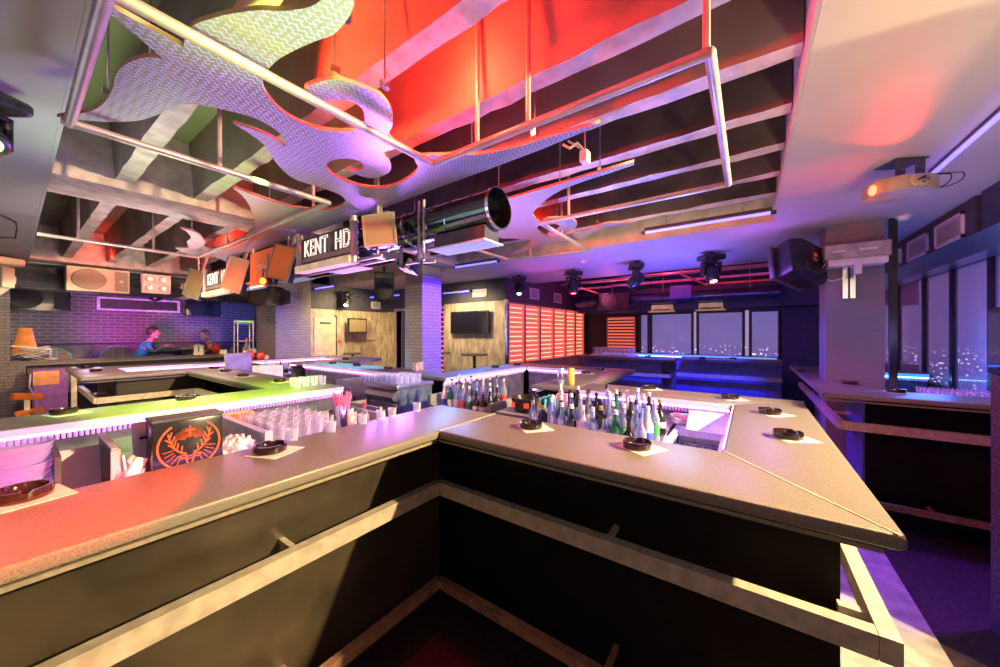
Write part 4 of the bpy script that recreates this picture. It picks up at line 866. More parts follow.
# ---------------------------------------------------------------- ashtrays on napkins
T = 1.1205
ash0 = None
def make_ash(n=28):
    b = MB(); R0 = .062
    prof = [(0, .008), (.044, .008), (.050, .016), (.053, .036), (.062, .036), (.064, .028), (.063, .004), (.058, 0), (0, 0)]
    b.lathe(prof, n)
    for v in b.bm.verts:        # cigarette notches in the rim
        a = math.atan2(v.co.y, v.co.x)
        if v.co.z > .03 and any(abs((a - q + math.pi) % (2 * math.pi) - math.pi) < .14 for q in (.3, 2.4, -1.8)): v.co.z -= .011
    return b
def napkin():
    b = MB().box(-.078, .078, -.078, .078, 0, .0015)
    return b
ASH = [
 ((0.638, 1.648, 1.12), 'between the black emblem box and the row of shot glasses', 1, .4, 1.05),
 ((0.021, 1.79, 1.12), 'nearest the stack of clear trays, lit red', 1, .2, 1.05),
 ((1.591, 0.402, 1.12), 'on the near counter in front of the ice sink', 1, 1.1, 1.0),
 ((1.602, 0.943, 1.12), 'on the near counter in front of the black bottle bucket', 1, .9, 1.0),
 ((2.744, -0.101, 1.12), 'on the mitred return counter, farther of its pair', 1, .8, 1.0),
 ((2.164, -0.148, 1.12), 'on the mitred return counter, nearer of its pair', 1, .6, 1.0),
 ((3.195, 0.124, 1.12), 'on the counter behind the ice sink, near its corner', 1, .5, 1.0),
 ((3.346, 0.741, 1.12), 'on the counter behind the ice sink, near the tall bottles', 1, .5, 1.0),
 ((4.185, 1.668, 1.12), 'beside the yellow can', 1, .5, 1.0),
 ((4.634, 1.65, 1.12), 'at the pointed counter end beyond the yellow can', 1, .5, 1.0),
 ((0.195, 3.467, 1.12), 'on the green-lit counter below the stacked boxes', 1, .3, 1.0),
 ((0.769, 3.451, 1.12), 'on the green-lit counter above the black emblem box', 1, .5, 1.0),
 ((1.618, 3.943, 1.12), 'first of the row on the reddish counter leg', 1, .2, 1.0),
 ((1.575, 4.797, 1.12), 'second of the row on the reddish counter leg', 1, .3, 1.0),
 ((1.63, 5.538, 1.12), 'third of the row on the reddish counter leg', 1, .2, 1.0),
 ((1.67, 6.143, 1.12), 'last of the row on the reddish counter leg', 1, .1, 1.0),
 ((0.657, 7.002, 1.12), 'on the tan counter near its open end', 0, .1, 1.0),
 ((0.648, 7.819, 1.12), 'behind its twin on the tan counter near its open end', 0, .3, 1.0),
 ((3.10, 4.15, 1.12), 'on the blue-lit counter just in front of the tall brick column', 0, .3, 1.0),
 ((3.12, 4.95, 1.12), 'on the blue-lit counter, midway to the pale wood wall', 0, .3, 1.0),
 ((3.12, 5.65, 1.12), 'on the blue-lit counter at the start of the cyan spur', 0, .3, 1.0),
 ((3.75, 6.33, 1.12), 'on the cyan spur in front of the pale wood wall', 0, .2, 1.0),
 ((4.15, 3.05, 1.12), 'on the blue-lit counter below the wall television', 0, .2, 1.0),
 ((4.70, 3.02, 1.12), 'at the foot of the silver pole', 0, .2, 1.0),
 ((4.834, -0.805, 1.12), 'on the violet-lit side counter by the printed column', 0, .2, 1.0),
 ((6.065, -0.567, 1.12), 'at the far end of the violet-lit side counter', 0, .2, 1.0),
 ((4.364, -1.007, 1.12), 'on the side counter below the bright blue strip', 1, .2, 1.0),
 ((8.044, 0.782, 1.12), 'on the long far bar below the middle of the large windows', 0, .2, 1.0),
 ((8.176, 0.269, 1.12), 'on the long far bar below the window with city lights', 0, .2, 1.0),
 ((7.82, 1.75, 1.12), 'on the stepped-forward part of the far bar', 0, .2, 1.0),
]
for i, (p, where, nap, rz, s) in enumerate(ASH):
    z = T
    if nap:
        n = obj('paper_napkin', napkin(), M['paper'], smooth=0) if i == 0 else bpy.data.objects['paper_napkin'].copy()
        if i: COL.objects.link(n)
        n.location = (p[0] + .012, p[1] - .015, T); n.rotation_euler = (0, 0, rz)
        tag(n, 'napkin under the ashtray ' + where, 'napkin', 'napkins under ashtrays'); z = T + .0016
    a = obj('ashtray', make_ash(), M['blackglass'], smooth=35) if i == 0 else bpy.data.objects['ashtray'].copy()
    if i: COL.objects.link(a)
    a.location = (p[0], p[1], z); a.rotation_euler = (0, 0, rz * 2); a.scale = (s * .93, s * .93, s * .88)
    tag(a, 'black ashtray ' + where, 'ashtray', 'black glass ashtrays')

# ---------------------------------------------------------------- glasses
def glass_mb(r0, r1, h, n=14):
    return MB().lathe([(0, .006), (r0 * .85, .006), (r1 * .92, h), (r1, h), (r0, 0), (0, 0)], n)
def place(src, name, loc, label, group, rz=0, first=False, s=1):
    o = src if first else src.copy()
    if not first: COL.objects.link(o)
    o.location = loc; o.rotation_euler = (0, 0, rz); o.scale = (s,) * 3
    return tag(o, label, 'glass', group)
M['shotg'] = clear('milky_glow_glass', (.9, .88, 1), .14, es=.06)  # milky glow stands in for the sparkle on small glasses
shot = obj('shot_glass', glass_mb(.022, .026, .055), M['shotg'], smooth=50)
sh = ['standing closest to the ashtray by the tall glasses', 'in front of the cup of pink straws', 'third along the near counter, before the bottles', 'fourth along the near counter', 'fifth along the near counter', 'last one, near the counter seam']
for i, p in enumerate(((0.767, 1.754), (0.947, 1.731), (1.13, 1.744), (1.247, 1.755), (1.326, 1.749), (1.519, 1.759))):
    place(shot, '', (p[0], min(p[1], 1.74), T), 'clear shot glass ' + sh[i], 'shot glasses on the near counter', first=i == 0)
tall = obj('tall_glass', glass_mb(.028, .034, .16), M['glassc'], smooth=50)
n = 0
for r in range(7):
    for c in range(5):
        place(tall, '', (.81 + .066 * c + .01 * (r % 2), 2.0 + .072 * r, .985), 'clear tall glass packed in the white-edged glass crate', 'tall glasses in the crate', first=n == 0, rz=c); n += 1
t = thing('glass_crate', 'white-edged grey open crate full of tall clear glasses', 'crate', (.73, 1.95, .90))
obj('side_wall', MB().box(0, .03, 0, .60, 0, .22), M['satin'], t); obj('side_wall', MB().box(.67, .69, 0, .60, 0, .20), M['satin'], t)
obj('edge_trim', MB().box(-.002, .032, -.012, .0, 0, .24).box(-.002, .032, 0, .60, .22, .227).box(.668, .695, -.012, 0, 0, .205).box(0, .69, -.012, 0, 0, .10), M['white'], t)
obj('base', MB().box(0, .69, 0, .60, 0, .083), M['satin'], t)
obj('back_wall', MB().box(0, .69, .59, .60, 0, .15), M['satin'], t)
# glasses beyond
short = obj('tumbler', glass_mb(.03, .036, .09), M['shotg'], smooth=50)
n = 0
for r in range(4):
    for c in range(8):
        place(short, '', (2.40 + .085 * r, 3.02 + .09 * c if c < 4 else 3.06 + .09 * c, 1.082 if c < 4 else 1.052), 'clear tumbler standing among others on the steel chest and grey cabinet', 'tumblers on the steel chest', first=n == 0, rz=c); n += 1
for r in range(2):
    for c in range(4):
        place(short, '', (1.56 + .078 * c - .02, 3.40 + .078 * r, T), 'clear tumbler in the small cluster at the green counter corner', 'tumblers on the green-lit counter corner', s=.95); n += 1
for r in range(2):
    for c in range(9):
        place(short, '', (1.95 + .085 * r, 3.9 + .17 * c, .90 + .0), 'clear tumbler on the shelf behind the reddish counter leg', 'tumblers on the lower shelf', s=1.1)
for r in range(3):
    for c in range(9):
        place(tall, '', (9.0 + .1 * r - 1.35, 2.05 + .1 * c, T + .035), 'clear tall glass on the tray at the far bar', 'tall glasses on the far bar tray')
tag(obj('glass_tray', MB().box(7.62, 7.96, 1.98, 2.95, T, T + .03, .005), M['wht']), 'white tray of tall glasses on the far bar', 'tray')
for r in range(4):
    for c in range(7):
        place(tall, '', (4.62 + .085 * r, -1.76 + .08 * c, .98), 'clear tall glass catching blue light behind the side bar', 'tall glasses behind the side bar', s=.95, rz=c)
tag(obj('glass_shelf', MB().box(4.52, 5.0, -1.82, -1.18, .93, .979), M['steel']), 'steel shelf of glasses behind the side bar', 'shelf')
for i in range(18):
    place(short, '', (.98 + .155 * i, 7.44, .93), 'clear tumbler below the bright pink strip of the far counter', 'tumblers under the far counter', s=1.15)
tag(obj('glass_shelf.001', MB().box(.95, 3.9, 7.34, 7.44 + .06, .90, .929), M['inner']), 'narrow shelf of tumblers under the far counter', 'shelf')
# nested clear trays by the red ashtray
for i in range(12):
    b = MB().lathe([(0, .004), (.078, .004), (.090, .024), (.094, .024), (.082, 0), (0, 0)], 24)
    o = obj('clear_dish', b, M['dishglass'], smooth=50) if i == 0 else bpy.data.objects['clear_dish'].copy()
    if i: COL.objects.link(o)
    o.location = (-.006 + (i % 3) * .005, 2.06 + (i % 2) * .004, .977 + .0215 * i); tag(o, 'clear lilac-lit dish in the tall stack by the red-lit ashtray', 'dish', 'stacked clear dishes')

# ---------------------------------------------------------------- staff side furniture
tag(obj('work_shelf', MB().box(.66, 1.6, 1.84, 2.60, .87, .899, .004), M['white']), 'pale work shelf behind the near counter holding the glass crate', 'shelf')
tag(obj('work_shelf.004', MB().box(-1.2, .66, 1.84, 2.36, .94, .976, .004), M['satin']), 'raised work shelf holding the dish stack and the black emblem box', 'shelf')
tag(obj('cutting_board', MB().obox((.17, 2.26, 1.06), (.16, .02, .17), (R(-14), 0, .0), .004), M['white']), 'white tilted board standing between the dish stack and the divider', 'board')
t = thing('divider_bin', 'dark empty bin with a white-edged divider wall beside the emblem box', 'bin', (.12, 1.95, .977))
obj('divider_wall', MB().box(-.03, -.015, .02, .36, 0, .21).box(.105, .12, .02, .36, 0, .20), M['darkgrey'], t)
obj('edge_trim', MB().box(.10, .125, 0, .02, 0, .20).box(.103, .122, .02, .36, .20, .206), M['white'], t)
# condiment cup with small things
t = thing('utensil_cup', 'clear plastic cup of packets and pens next to the emblem box', 'cup', (.275, 1.93, .977))
obj('cup', glass_mb(.028, .034, .12), M['glass'], t, smooth=50)
obj('packets', MB().obox((0, 0, .11), (.04, .010, .11), (.2, .4, .3)).obox((.01, .01, .12), (.03, .008, .10), (-.2, -.3, 1.0)).cyl((-.01, 0, .04), (-.025, .01, .18), .003, .004, 6), M['paper'], t)
t = thing('card_reader', 'pale upright device with a dark slot next to the emblem box', 'device', (.315, 2.03, .977), R(10))
obj('casing', MB().obox((0, 0, .155), (.05, .03, .25), (-.15, 0, 0), .008), M['white'], t)
obj('slot', MB().obox((0, -.025, .22), (.03, .01, .012), (-.15, 0, 0)), M['dark'], t)
obj('cable', MB().tube([(.02 + .03 * math.cos(u), -.045, .16 + .06 * math.sin(u)) for u in [i * .5 for i in range(-3, 5)]], .004, 6), M['dark'], t)
# emblem box : seen face toward the customers
t = thing('emblem_box', 'black rounded box with an orange stag head and cross emblem', 'box', (.485, 1.90, .995), R(-1)); t.location = (.43, 1.875, 1.05); t.scale = (.90, .9, .98)
MBX = MB().box(-.125, .125, 0, .13, 0, .225, .012)
obj('box_body', MBX, M['gloss'], t, smooth=40)
obj('lid_rim', MB().box(-.128, .128, -.003, .133, .222, .234, .004), M['darkgrey'], t)
em = MB(); N_ = (0, -1, 0); cx, cz = 0, .118
def arc(rx, rz, a0, a1, n=22): return [(cx + rx * math.cos(a0 + (a1 - a0) * i / n), -.001, cz + rz * math.sin(a0 + (a1 - a0) * i / n)) for i in range(n + 1)]
em.strip3(arc(.108, .100, R(105 + 20), R(240)), .007, N_).strip3(arc(.108, .100, R(55), R(-60)), .007, N_)
for i in range(19):      # rays behind the head
    a = R(20 + i * 140 / 18); em.strip3([(cx + .018 * math.cos(a), -.001, cz + .016 + .018 * math.sin(a)), (cx + .062 * math.cos(a), -.001, cz + .010 + .062 * math.sin(a))], .0010, N_)
for i in range(5):
    for s in (-1, 1):
        a = R(-6 - i * 13); em.strip3([(s * .058 * math.cos(a), -.001, cz - .01 + .045 * math.sin(a)), (s * .092 * math.cos(a), -.001, cz - .01 + .086 * math.sin(a))], .0022, N_)
em.strip3([(0, -.001, cz + .030), (0, -.001, cz + .078)], .006, N_).strip3([(-.016, -.001, cz + .060), (.016, -.001, cz + .060)], .006, N_)
for s in (-1, 1):       # antlers with tines, ears
    em.strip3([(s * .012, -.001, cz - .035), (s * .030, -.001, cz - .030), (s * .052, -.001, cz - .010), (s * .066, -.001, cz + .020), (s * .074, -.001, cz + .055)], .006, N_)
    for (x, z, x2, z2) in ((.030, -.03, .026, -.002), (.045, -.018, .040, .012), (.056, -.004, .048, .026), (.063, .014, .052, .042), (.069, .034, .062, .060), (.056, -.004, .074, .012), (.066, .02, .084, .034)):
        em.strip3([(s * x, -.001, cz + z), (s * x2, -.001, cz + z2)], .0045, N_)
    em.strip3([(s * .012, -.001, cz - .040), (s * .040, -.001, cz - .044), (s * .030, -.001, cz - .054), (s * .014, -.001, cz - .052)], .005, N_)
    em.strip3([(s * .014, -.001, cz - .042), (s * .012, -.001, cz - .062), (s * .005, -.001, cz - .086)], .0055, N_)
    em.strip3([(s * .003, -.001, cz - .060), (s * .009, -.001, cz - .056)], .004, N_)
em.strip3([(-.008, -.001, cz - .086), (.008, -.001, cz - .086)], .008, N_).strip3([(-.010, -.001, cz - .045), (0, -.001, cz - .050), (.010, -.001, cz - .045)], .004, N_)
obj('emblem', em, M['emblem'], t)
# crumpled bag
b = MB().ball((0, 0, 0), .1, 22, 14, (1.25, .8, .42))
for v in b.bm.verts: v.co += Vector((random.uniform(-.014, .014), random.uniform(-.014, .014), random.uniform(-.014, .014)))
o = obj('plastic_bag', b, mat('pinkish_bag', (.9, .7, .8), .3, var=.3, scale=30), loc=(.56, 1.98, .985))
o.location = (.625, 2.02, 1.07); o.scale = (.66, .9, 1.3)
tag(o, 'crumpled pinkish white plastic bag lying between the emblem box and the glass crate', 'bag')
tag(obj('red_folder', MB().box(.62, 1.02, 2.9, 3.0, .9, 1.06), M['red']), 'flat red-edged box under the pink strip behind the crumpled bag', 'box')
tag(obj('bar_shelf', MB().box(-1.2, 1.84, 2.55, 3.09, .86, .899, .004), M['inner']), 'dark shelf below the glowing pink strip', 'shelf')
# straws in a metal cup, card holder
t = thing('straw_cup', 'metal cup full of pink drinking straws beside the glass crate', 'cup', (1.185, 2.04, .983))
obj('cup', MB().lathe([(.026, 0), (.036, .20), (.034, .20), (.024, .004), (0, .004)], 18), M['chrome'], t, smooth=50)
s = MB(); random.seed(2)
for i in range(26):
    a = random.uniform(0, 6.28); r = random.uniform(.01, .03)
    s.cyl((r * .5 * math.cos(a), r * .5 * math.sin(a), .02), (r * 1.9 * math.cos(a), r * 1.9 * math.sin(a), .265 + random.uniform(-.01, .015)), .0035, .0035, 6)
obj('straws', s, M['straw'], t)
t = thing('menu_holder', 'small holder with red and white cards beside the straw cup', 'card holder', (1.27, 2.09, .983), R(15))
obj('holder', MB().box(-.04, .04, -.03, .03, 0, .05), M['dark'], t)
obj('cards', MB().box(-.035, .035, -.02, -.015, .02, .13).box(-.03, .03, 0, .005, .02, .15), M['redcard'], t)

# ---------------------------------------------------------------- bottles
BC = {'clear': M['botclear'], 'green': M['bgreen'], 'brown': M['bbrown'], 'blue': M['bblue'], 'red': M['bred'], 'dark': M['gloss'], 'white': M['bwhite'], 'amber': M['bamber'], 'teal': M['bteal']}
def bottle(kind, lab, cap, style=0):
    t = thing('bottle', 'x', 'bottle')
    r, h = (.036, .30) if style == 0 else ((.040, .26) if style == 1 else (.033, .33))
    nk = h * (.66 if style != 1 else .58)
    obj('glass_body', MB().lathe([(0, .004), (r * .9, 0), (r, .01), (r, nk * .85), (r * .8, nk * .95), (.015, nk * 1.12), (.0125, h - .03), (.0145, h - .028), (.0145, h - .012), (0, h - .012)], 16), BC[kind], t, smooth=45)
    obj('paper_label', MB().lathe([(r * 1.012, .05), (r * 1.012, nk * .62)], 16), lab, t, smooth=50)
    obj('cap', MB().lathe([(0, h), (.014, h - .002), (.0155, h - .03), (0, h - .03)], 12), cap, t, smooth=50)
    return t
lw, lr, lb, ly, lg, lk = M['wht'], M['red'], M['labblue'], M['labgold'], M['labgreen'], M['dark']
kinds = [('clear', 'white', lw, lk, 2, 'black'), ('dark', 'gold', ly, lw, 0, 'white'), ('green', 'white', lw, lw, 0, 'white'), ('dark', 'cream', M['paper'], ly, 1, 'gold'), ('white', 'blue', lb, lw, 0, 'white'),
         ('dark', 'white', lw, lk, 1, 'black'), ('clear', 'pale', M['paper'], lw, 2, 'white'), ('clear', 'green', lg, lw, 0, 'white'), ('clear', 'blue', lb, lb, 0, 'blue'), ('clear', 'red', lr, lw, 0, 'white'), ('clear', 'black', lk, lk, 1, 'black')]
protos = [bottle(k[0], k[2], k[3], k[4]) for k in kinds]
usedp = set(); random.seed(12)
def put(ki, loc, label, group, s=1.0):
    if ki in usedp: o = dup(protos[ki], loc, random.uniform(0, 6), label, group)
    else: o = protos[ki]; o.location = loc; o['label'] = label; o['group'] = group; usedp.add(ki)
    o.scale = (s, s, s); return o
rown = ['front', 'second', 'third', 'rear']
for r in range(4):
    for c in range(11):
        ki = (r * 5 + c * 3 + (r * c) % 4) % len(kinds); k = kinds[ki]
        y = 1.15 - .067 * c - .010 * r; x = 1.98 + .115 * r + .012 * (c % 2)
        z = .945 + .02 * r
        put(ki, (x, y, z), '%s bottle with %s label, %s cap, %s in the %s row of big display' % (k[0], k[1], k[5], (ordn + ['eleventh'])[c], rown[r]), 'bottles in the big display', .82)
t = thing('bottle_rack', 'stepped steel rack holding the big bottle display behind the near counter', 'rack', (1.92, .42, .8))
for r in range(4): obj('step', MB().box(.115 * r, .115 * (r + 1), 0, .80, 0, .143 + .02 * r), M['steel'], t)
obj('front_rail', MB().box(-.008, 0, 0, .80, .0, .19), M['chrome'], t)
for r in range(3):
    for c in range(8):
        ki = (r * 4 + c * 2 + 1) % len(kinds); k = kinds[ki]
        put(ki, (2.32 + .10 * r, 1.76 + .075 * c, .93 + .03 * r), '%s bottle with %s label, %s cap, %s in the %s row of speed rack' % (k[0], k[1], k[5], ordn[c], rown[r]), 'bottles in the blue-lit rack', .78)
t = thing('speed_rack', 'grey speed rack of bottles with chrome rails below the blue-lit counter', 'rack', (2.22, 1.70, .80))
obj('shelf', MB().box(0, .46, 0, .70, 0, .128), M['satin'], t)
obj('end_wall', MB().box(0, .46, .66, .70, 0, .26), M['satin'], t); obj('end_wall', MB().box(0, .42, -.03, 0, 0, .26), M['satin'], t)
obj('rail', MB().cyl((-.01, 0, .17), (-.01, .70, .17), .008, .008, 8).cyl((-.05, 0, .12), (-.05, .70, .12), .008, .008, 8), M['chrome'], t)
# bucket box
t = thing('bucket_stand', 'grey open-topped stand with white front edge under the black bucket', 'stand', (2.15, 1.24, .80))
obj('casing', MB().box(0, .36, 0, .34, 0, .225), M['satin'], t)
obj('edge_trim', MB().box(-.006, 0, 0, .02, 0, .23).box(-.006, .36, -.006, .0, .21, .232), M['white'], t)
t = thing('ice_bucket', 'black round ice bucket with small orange-red badges', 'bucket', (2.31, 1.41, 1.027))
obj('bucket', MB().lathe([(0, .004), (.085, 0), (.108, .10), (.112, .105), (.104, .105), (.082, .01), (0, .01)], 28), M['gloss'], t, smooth=45)
bd = MB()
for a in (150, 215, 290): bd.obox((.103 * math.cos(R(a)), .103 * math.sin(R(a)), .055), (.006, .035, .035), (0, 0, R(a)))
obj('badge', bd, M['emblem'], t)
# cups behind the bucket
for i in range(3):
    put_ = obj('plastic_cup', glass_mb(.03, .04, .12), M['tealcup']) if i == 0 else bpy.data.objects['plastic_cup'].copy()
    if i: COL.objects.link(put_)
    put_.location = (2.52 + .09 * i, 1.38, .97); tag(put_, 'teal-lit plastic cup beyond the black bucket', 'cup', 'plastic cups beyond the bucket')
tag(obj('work_shelf.001', MB().box(2.44, 2.90, .45, 1.66, .93, .969, .004), M['inner']), 'work shelf behind the bucket and bottles', 'shelf')
# napkin dispenser with pink straws
tag(obj('straw_bundle', MB().obox((2.56, 1.22, 1.06), (.05, .08, .16), (0, 0, .2)), M['straw']), 'bundle of pink straws between the black bucket and the bottles', 'straws')
# cans
for nm, l, px, m1, m2 in (('drink_can', 'blue and silver drink can on the counter', (3.14, 1.508, 1.12), M['canblue'], M['chrome']), ('drink_can.001', 'yellow drink can next to the blue one on the counter', (3.197, 1.428, 1.12), M['canyellow'], M['canyellow'])):
    p = px; t = thing(nm, l, 'can', (max(3.02, p[0]), p[1], T), group='drink cans')
    obj('can_body', MB().lathe([(0, 0), (.028, 0), (.034, .012), (.034, .15), (.028, .165), (0, .165)], 20), m1, t, smooth=45)
    obj('lid', MB().lathe([(.028, .165), (.029, .17), (.025, .166), (0, .166)], 20), M['chrome'], t)
    obj('band', MB().lathe([(.0345, .05), (.0345, .11)], 20), m2, t)
# ice sink
t = thing('ice_sink', 'lilac-lit stainless ice sink with sloping lid behind the near ashtray', 'sink', (1.98, .12, .75))
obj('rim', MB().box(0, .75, 0, .025, .19, .225).box(0, .75, .27, .30, .19, .225).box(0, .06, 0, .30, .19, .225).box(.62, .75, 0, .30, .19, .225), M['lilacsteel'], t)
obj('basin', MB().box(.03, .72, .02, .28, .02, .03).box(.03, .05, .02, .28, .03, .19).box(.70, .72, .02, .28, .03, .19), M['steel'], t)
obj('ice', MB().box(.05, .70, .02, .27, .03, .14), M['ice'], t)
obj('outer_case', MB().box(-.01, 0, 0, .30, 0, .20).box(0, .76, .30, .31, 0, .20), M['lilacsteel'], t)
obj('lid', MB().obox((.66, .10, .29), (.20, .24, .012), (0, -.5, 0)), M['lilacsteel'], t)
t = thing('garnish_tray', 'pink-lit tray of napkins and straws at the corner by the ice sink', 'tray', (2.80, .30, 1.0), R(20))
obj('tray', MB().box(-.10, .10, -.16, .16, 0, .03, .004), M['glassc'], t)
obj('contents', MB().box(-.08, .08, -.14, .0, .02, .05).obox((0, .08, .04), (.12, .10, .02), (.1, .1, .3)), M['straw'], t)
tag(obj('sponge', MB().obox((2.78, .62, 1.02), (.10, .16, .05), (0, 0, .1), .01), M['lilacsteel']), 'small pale block under the pink strip beyond the ice sink', 'block')
tag(obj('drain_board', MB().box(1.84, 1.96, .12, .40, .90, .93).box(1.84, 1.85, .12, .40, .93, 1.0), M['lilacsteel']), 'narrow pale drain board between the near counter and the ice sink', 'board')

# steel chest and cabinet
t = thing('steel_chest', 'brushed steel chest cooler with curved lid front, glasses on top', 'cooler', (2.34, 2.97, 0))
obj('body', MB().box(0, .48, 0, .50, 0, 1.03, .01), M['bluesteel'], t)
obj('top_lid', MB().box(-.03, .49, -.02, .50, 1.03, 1.08, .012), M['steel'], t)
l = MB()
prof = [(0, .0), (-.05, -.02), (-.07, -.06), (-.05, -.10), (-.0, -.11)]
va = [l.bm.verts.new((x, .01, 1.02 + z)) for x, z in prof]; vb = [l.bm.verts.new((x, .49, 1.02 + z)) for x, z in prof]
for i in range(4): l.bm.faces.new((va[i], va[i + 1], vb[i + 1], vb[i]))
l.bm.faces.new(va); l.bm.faces.new(vb[::-1])
obj('curved_front', l, M['steel'], t)
obj('front_door', MB().box(-.012, 0, .02, .48, .1, .88, .004), M['satin'], t)
t = thing('grey_cabinet', 'grey-green metal cabinet with two small doors left of the steel chest', 'cabinet', (2.36, 3.53, 0))
obj('body', MB().box(0, .46, 0, .66, 0, 1.05, .006), M['satin'], t)
for a in (.01, .335):
    d = obj('door', MB().box(-.015, 0, a, a + .315, .15, .98, .004), M['satin'], t)
    obj('knob', MB().ball((-.025, .30 if a < .1 else .37, .86), .014, 10, 6), M['chrome'], d)
t = thing('bin_crate', 'grey crate end standing right of the straw cup', 'crate', (1.50, 2.12, .90))
obj('wall', MB().box(0, .015, 0, .36, 0, .20).box(0, .14, .35, .36, 0, .2), M['satin'], t); obj('edge_trim', MB().box(.0, .018, -.02, 0, 0, .205), M['white'], t)
t = thing('pepper_bottles', 'small clear bottle with dark cap next to the card holder', 'bottle', (1.345, 2.05, .983)); t.name = 'sauce_bottle'
obj('glass_body', MB().lathe([(0, 0), (.026, 0), (.03, .02), (.03, .10), (.012, .14), (.012, .17), (0, .17)], 14), M['glassc'], t, smooth=45)
obj('cap', MB().lathe([(0, .19), (.013, .185), (.013, .165), (0, .165)], 12), M['red'], t)

# things at the middle back: crate, block, bottle group on lower shelf
tag(obj('work_shelf.002', MB().box(1.91, 2.30, 3.70, 6.05, .86, .899), M['inner']), 'low work shelf behind the reddish counter leg', 'shelf')
t = thing('orange_case', 'small tan box with a dark side next to the tumblers', 'box', (2.02, 5.55, .90))
obj('case', MB().box(0, .30, 0, .26, 0, .26, .005), M['cream2'], t); obj('side_panel', MB().box(.301, .31, 0, .26, 0, .26), M['dark'], t)
t = thing('monitor_back', 'grey-violet back of a till screen standing behind the reddish counter leg', 'till', (1.98, 6.20, .90)); t.name = 'till_screen'
obj('screen_back', MB().obox((0, .0, .28), (.36, .03, .30), (-.15, 0, R(10)), .008), M['tillgrey'], t); obj('foot', MB().box(-.08, .08, -.06, .06, 0, .02).box(-.02, .02, -.01, .02, 0, .2), M['dark'], t)
tag(obj('work_shelf.003', MB().box(1.0, 3.9, 6.62, 6.95, .86, .899), M['inner']), 'work shelf on the staff side of the tan counter', 'shelf')
t = thing('emblem_bucket', 'dark bucket with an orange-red round badge beyond the ashtray row', 'bucket', (2.314,6.75,1.039)); t.location.z = .90
obj('bucket', MB().lathe([(0, 0), (.10, 0), (.13, .22), (.12, .22), (.095, .01), (0, .01)], 20), mat('dark_green_bucket', (.02, .08, .06), .3), t, smooth=45)
bd = obj('badge', MB().lathe([(0, .004), (.05, .004), (.06, 0)], 20), M['emblem'], t); bd.matrix_local = Matrix.Translation((.07, -.102, .12)) @ Matrix.Rotation(R(35), 4, 'Z') @ Matrix.Rotation(R(80), 4, 'X')
# white-and-red party bottle display on the far counter
t = thing('liquor_bottle', 'tall clear liquor bottle rising above the red decorations on the counter', 'bottle', (2.55, 7.6, T))
obj('glass_body', MB().lathe([(0, 0), (.05, 0), (.055, .02), (.055, .22), (.02, .29), (.018, .36), (0, .36)], 16), M['glassc'], t, smooth=45)
obj('paper_label', MB().lathe([(.0556, .06), (.0556, .18)], 16), M['wht'], t); obj('cap', MB().lathe([(0, .41), (.02, .40), (.022, .35), (0, .35)], 12), M['red'], t)
for i, (dx, dz, r, m, l) in enumerate(((-.14, .10, .10, M['wht'], 'white paper decoration ball left of the liquor bottle'), (.02, .16, .12, M['red'], 'red paper decoration ball in front of the liquor bottle'), (.22, .07, .10, M['red'], 'second red decoration ball lower beside the liquor bottle'), (.33, .12, .06, M['wht'], 'small white decoration ball at the end of the red ones'))):
    b = MB().ball((0, 0, 0), r * .75, 12, 8)
    for v in b.bm.verts: v.co *= random.uniform(.82, 1.12)
    tag(obj('paper_decoration' + ('.%03d' % i if i else ''), b, m, loc=(2.55 + dx * .9, 7.52 + .0, T + r * .75)), l, 'decoration', 'paper decorations')
# row of bottles along the far staff shelf
for c in range(14):
    ki = (c * 3) % len(kinds); k = kinds[ki]
    put(ki, (2.35 + .115 * c, 6.72 if c % 2 else 6.83, .90), '%s bottle with %s label, %s along the shelf behind the till screen' % (k[0], k[1], (ordn + ['eleventh', 'twelfth', 'thirteenth', 'fourteenth'])[c]), 'bottles on the far staff shelf', .8)
# salt shakers and small items on the back counter
for i, px in enumerate(((2.518,10.5,1.236)[0], (2.618,10.5,1.232)[0])):
    p = (px,); t = thing('pepper_grinder' + ('.001' if i else ''), ['pale grinder in front of the table, nearer the man', 'pale grinder in front of the table, nearer the woman'][i], 'grinder', (p[0], 10.5, T), group='grinders on the back counter')
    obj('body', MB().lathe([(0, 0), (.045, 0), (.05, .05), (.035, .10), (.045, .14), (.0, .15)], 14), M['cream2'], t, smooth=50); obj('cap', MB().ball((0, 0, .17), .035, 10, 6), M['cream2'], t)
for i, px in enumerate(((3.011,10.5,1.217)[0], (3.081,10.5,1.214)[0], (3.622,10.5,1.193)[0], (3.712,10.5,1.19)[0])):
    p = (px,); tag(obj('candle_jar' + ('.%03d' % i if i else ''), MB().lathe([(0, 0), (.035, 0), (.045, .04), (.03, .10), (0, .11)], 12), M['cream2'], loc=(p[0], 10.52, T)), ['small pale jar just past the woman', 'small pale jar second past the woman', 'small pale jar before the shelf stand', 'small pale jar at the shelf stand'][i], 'jar', 'pale jars on the back counter')
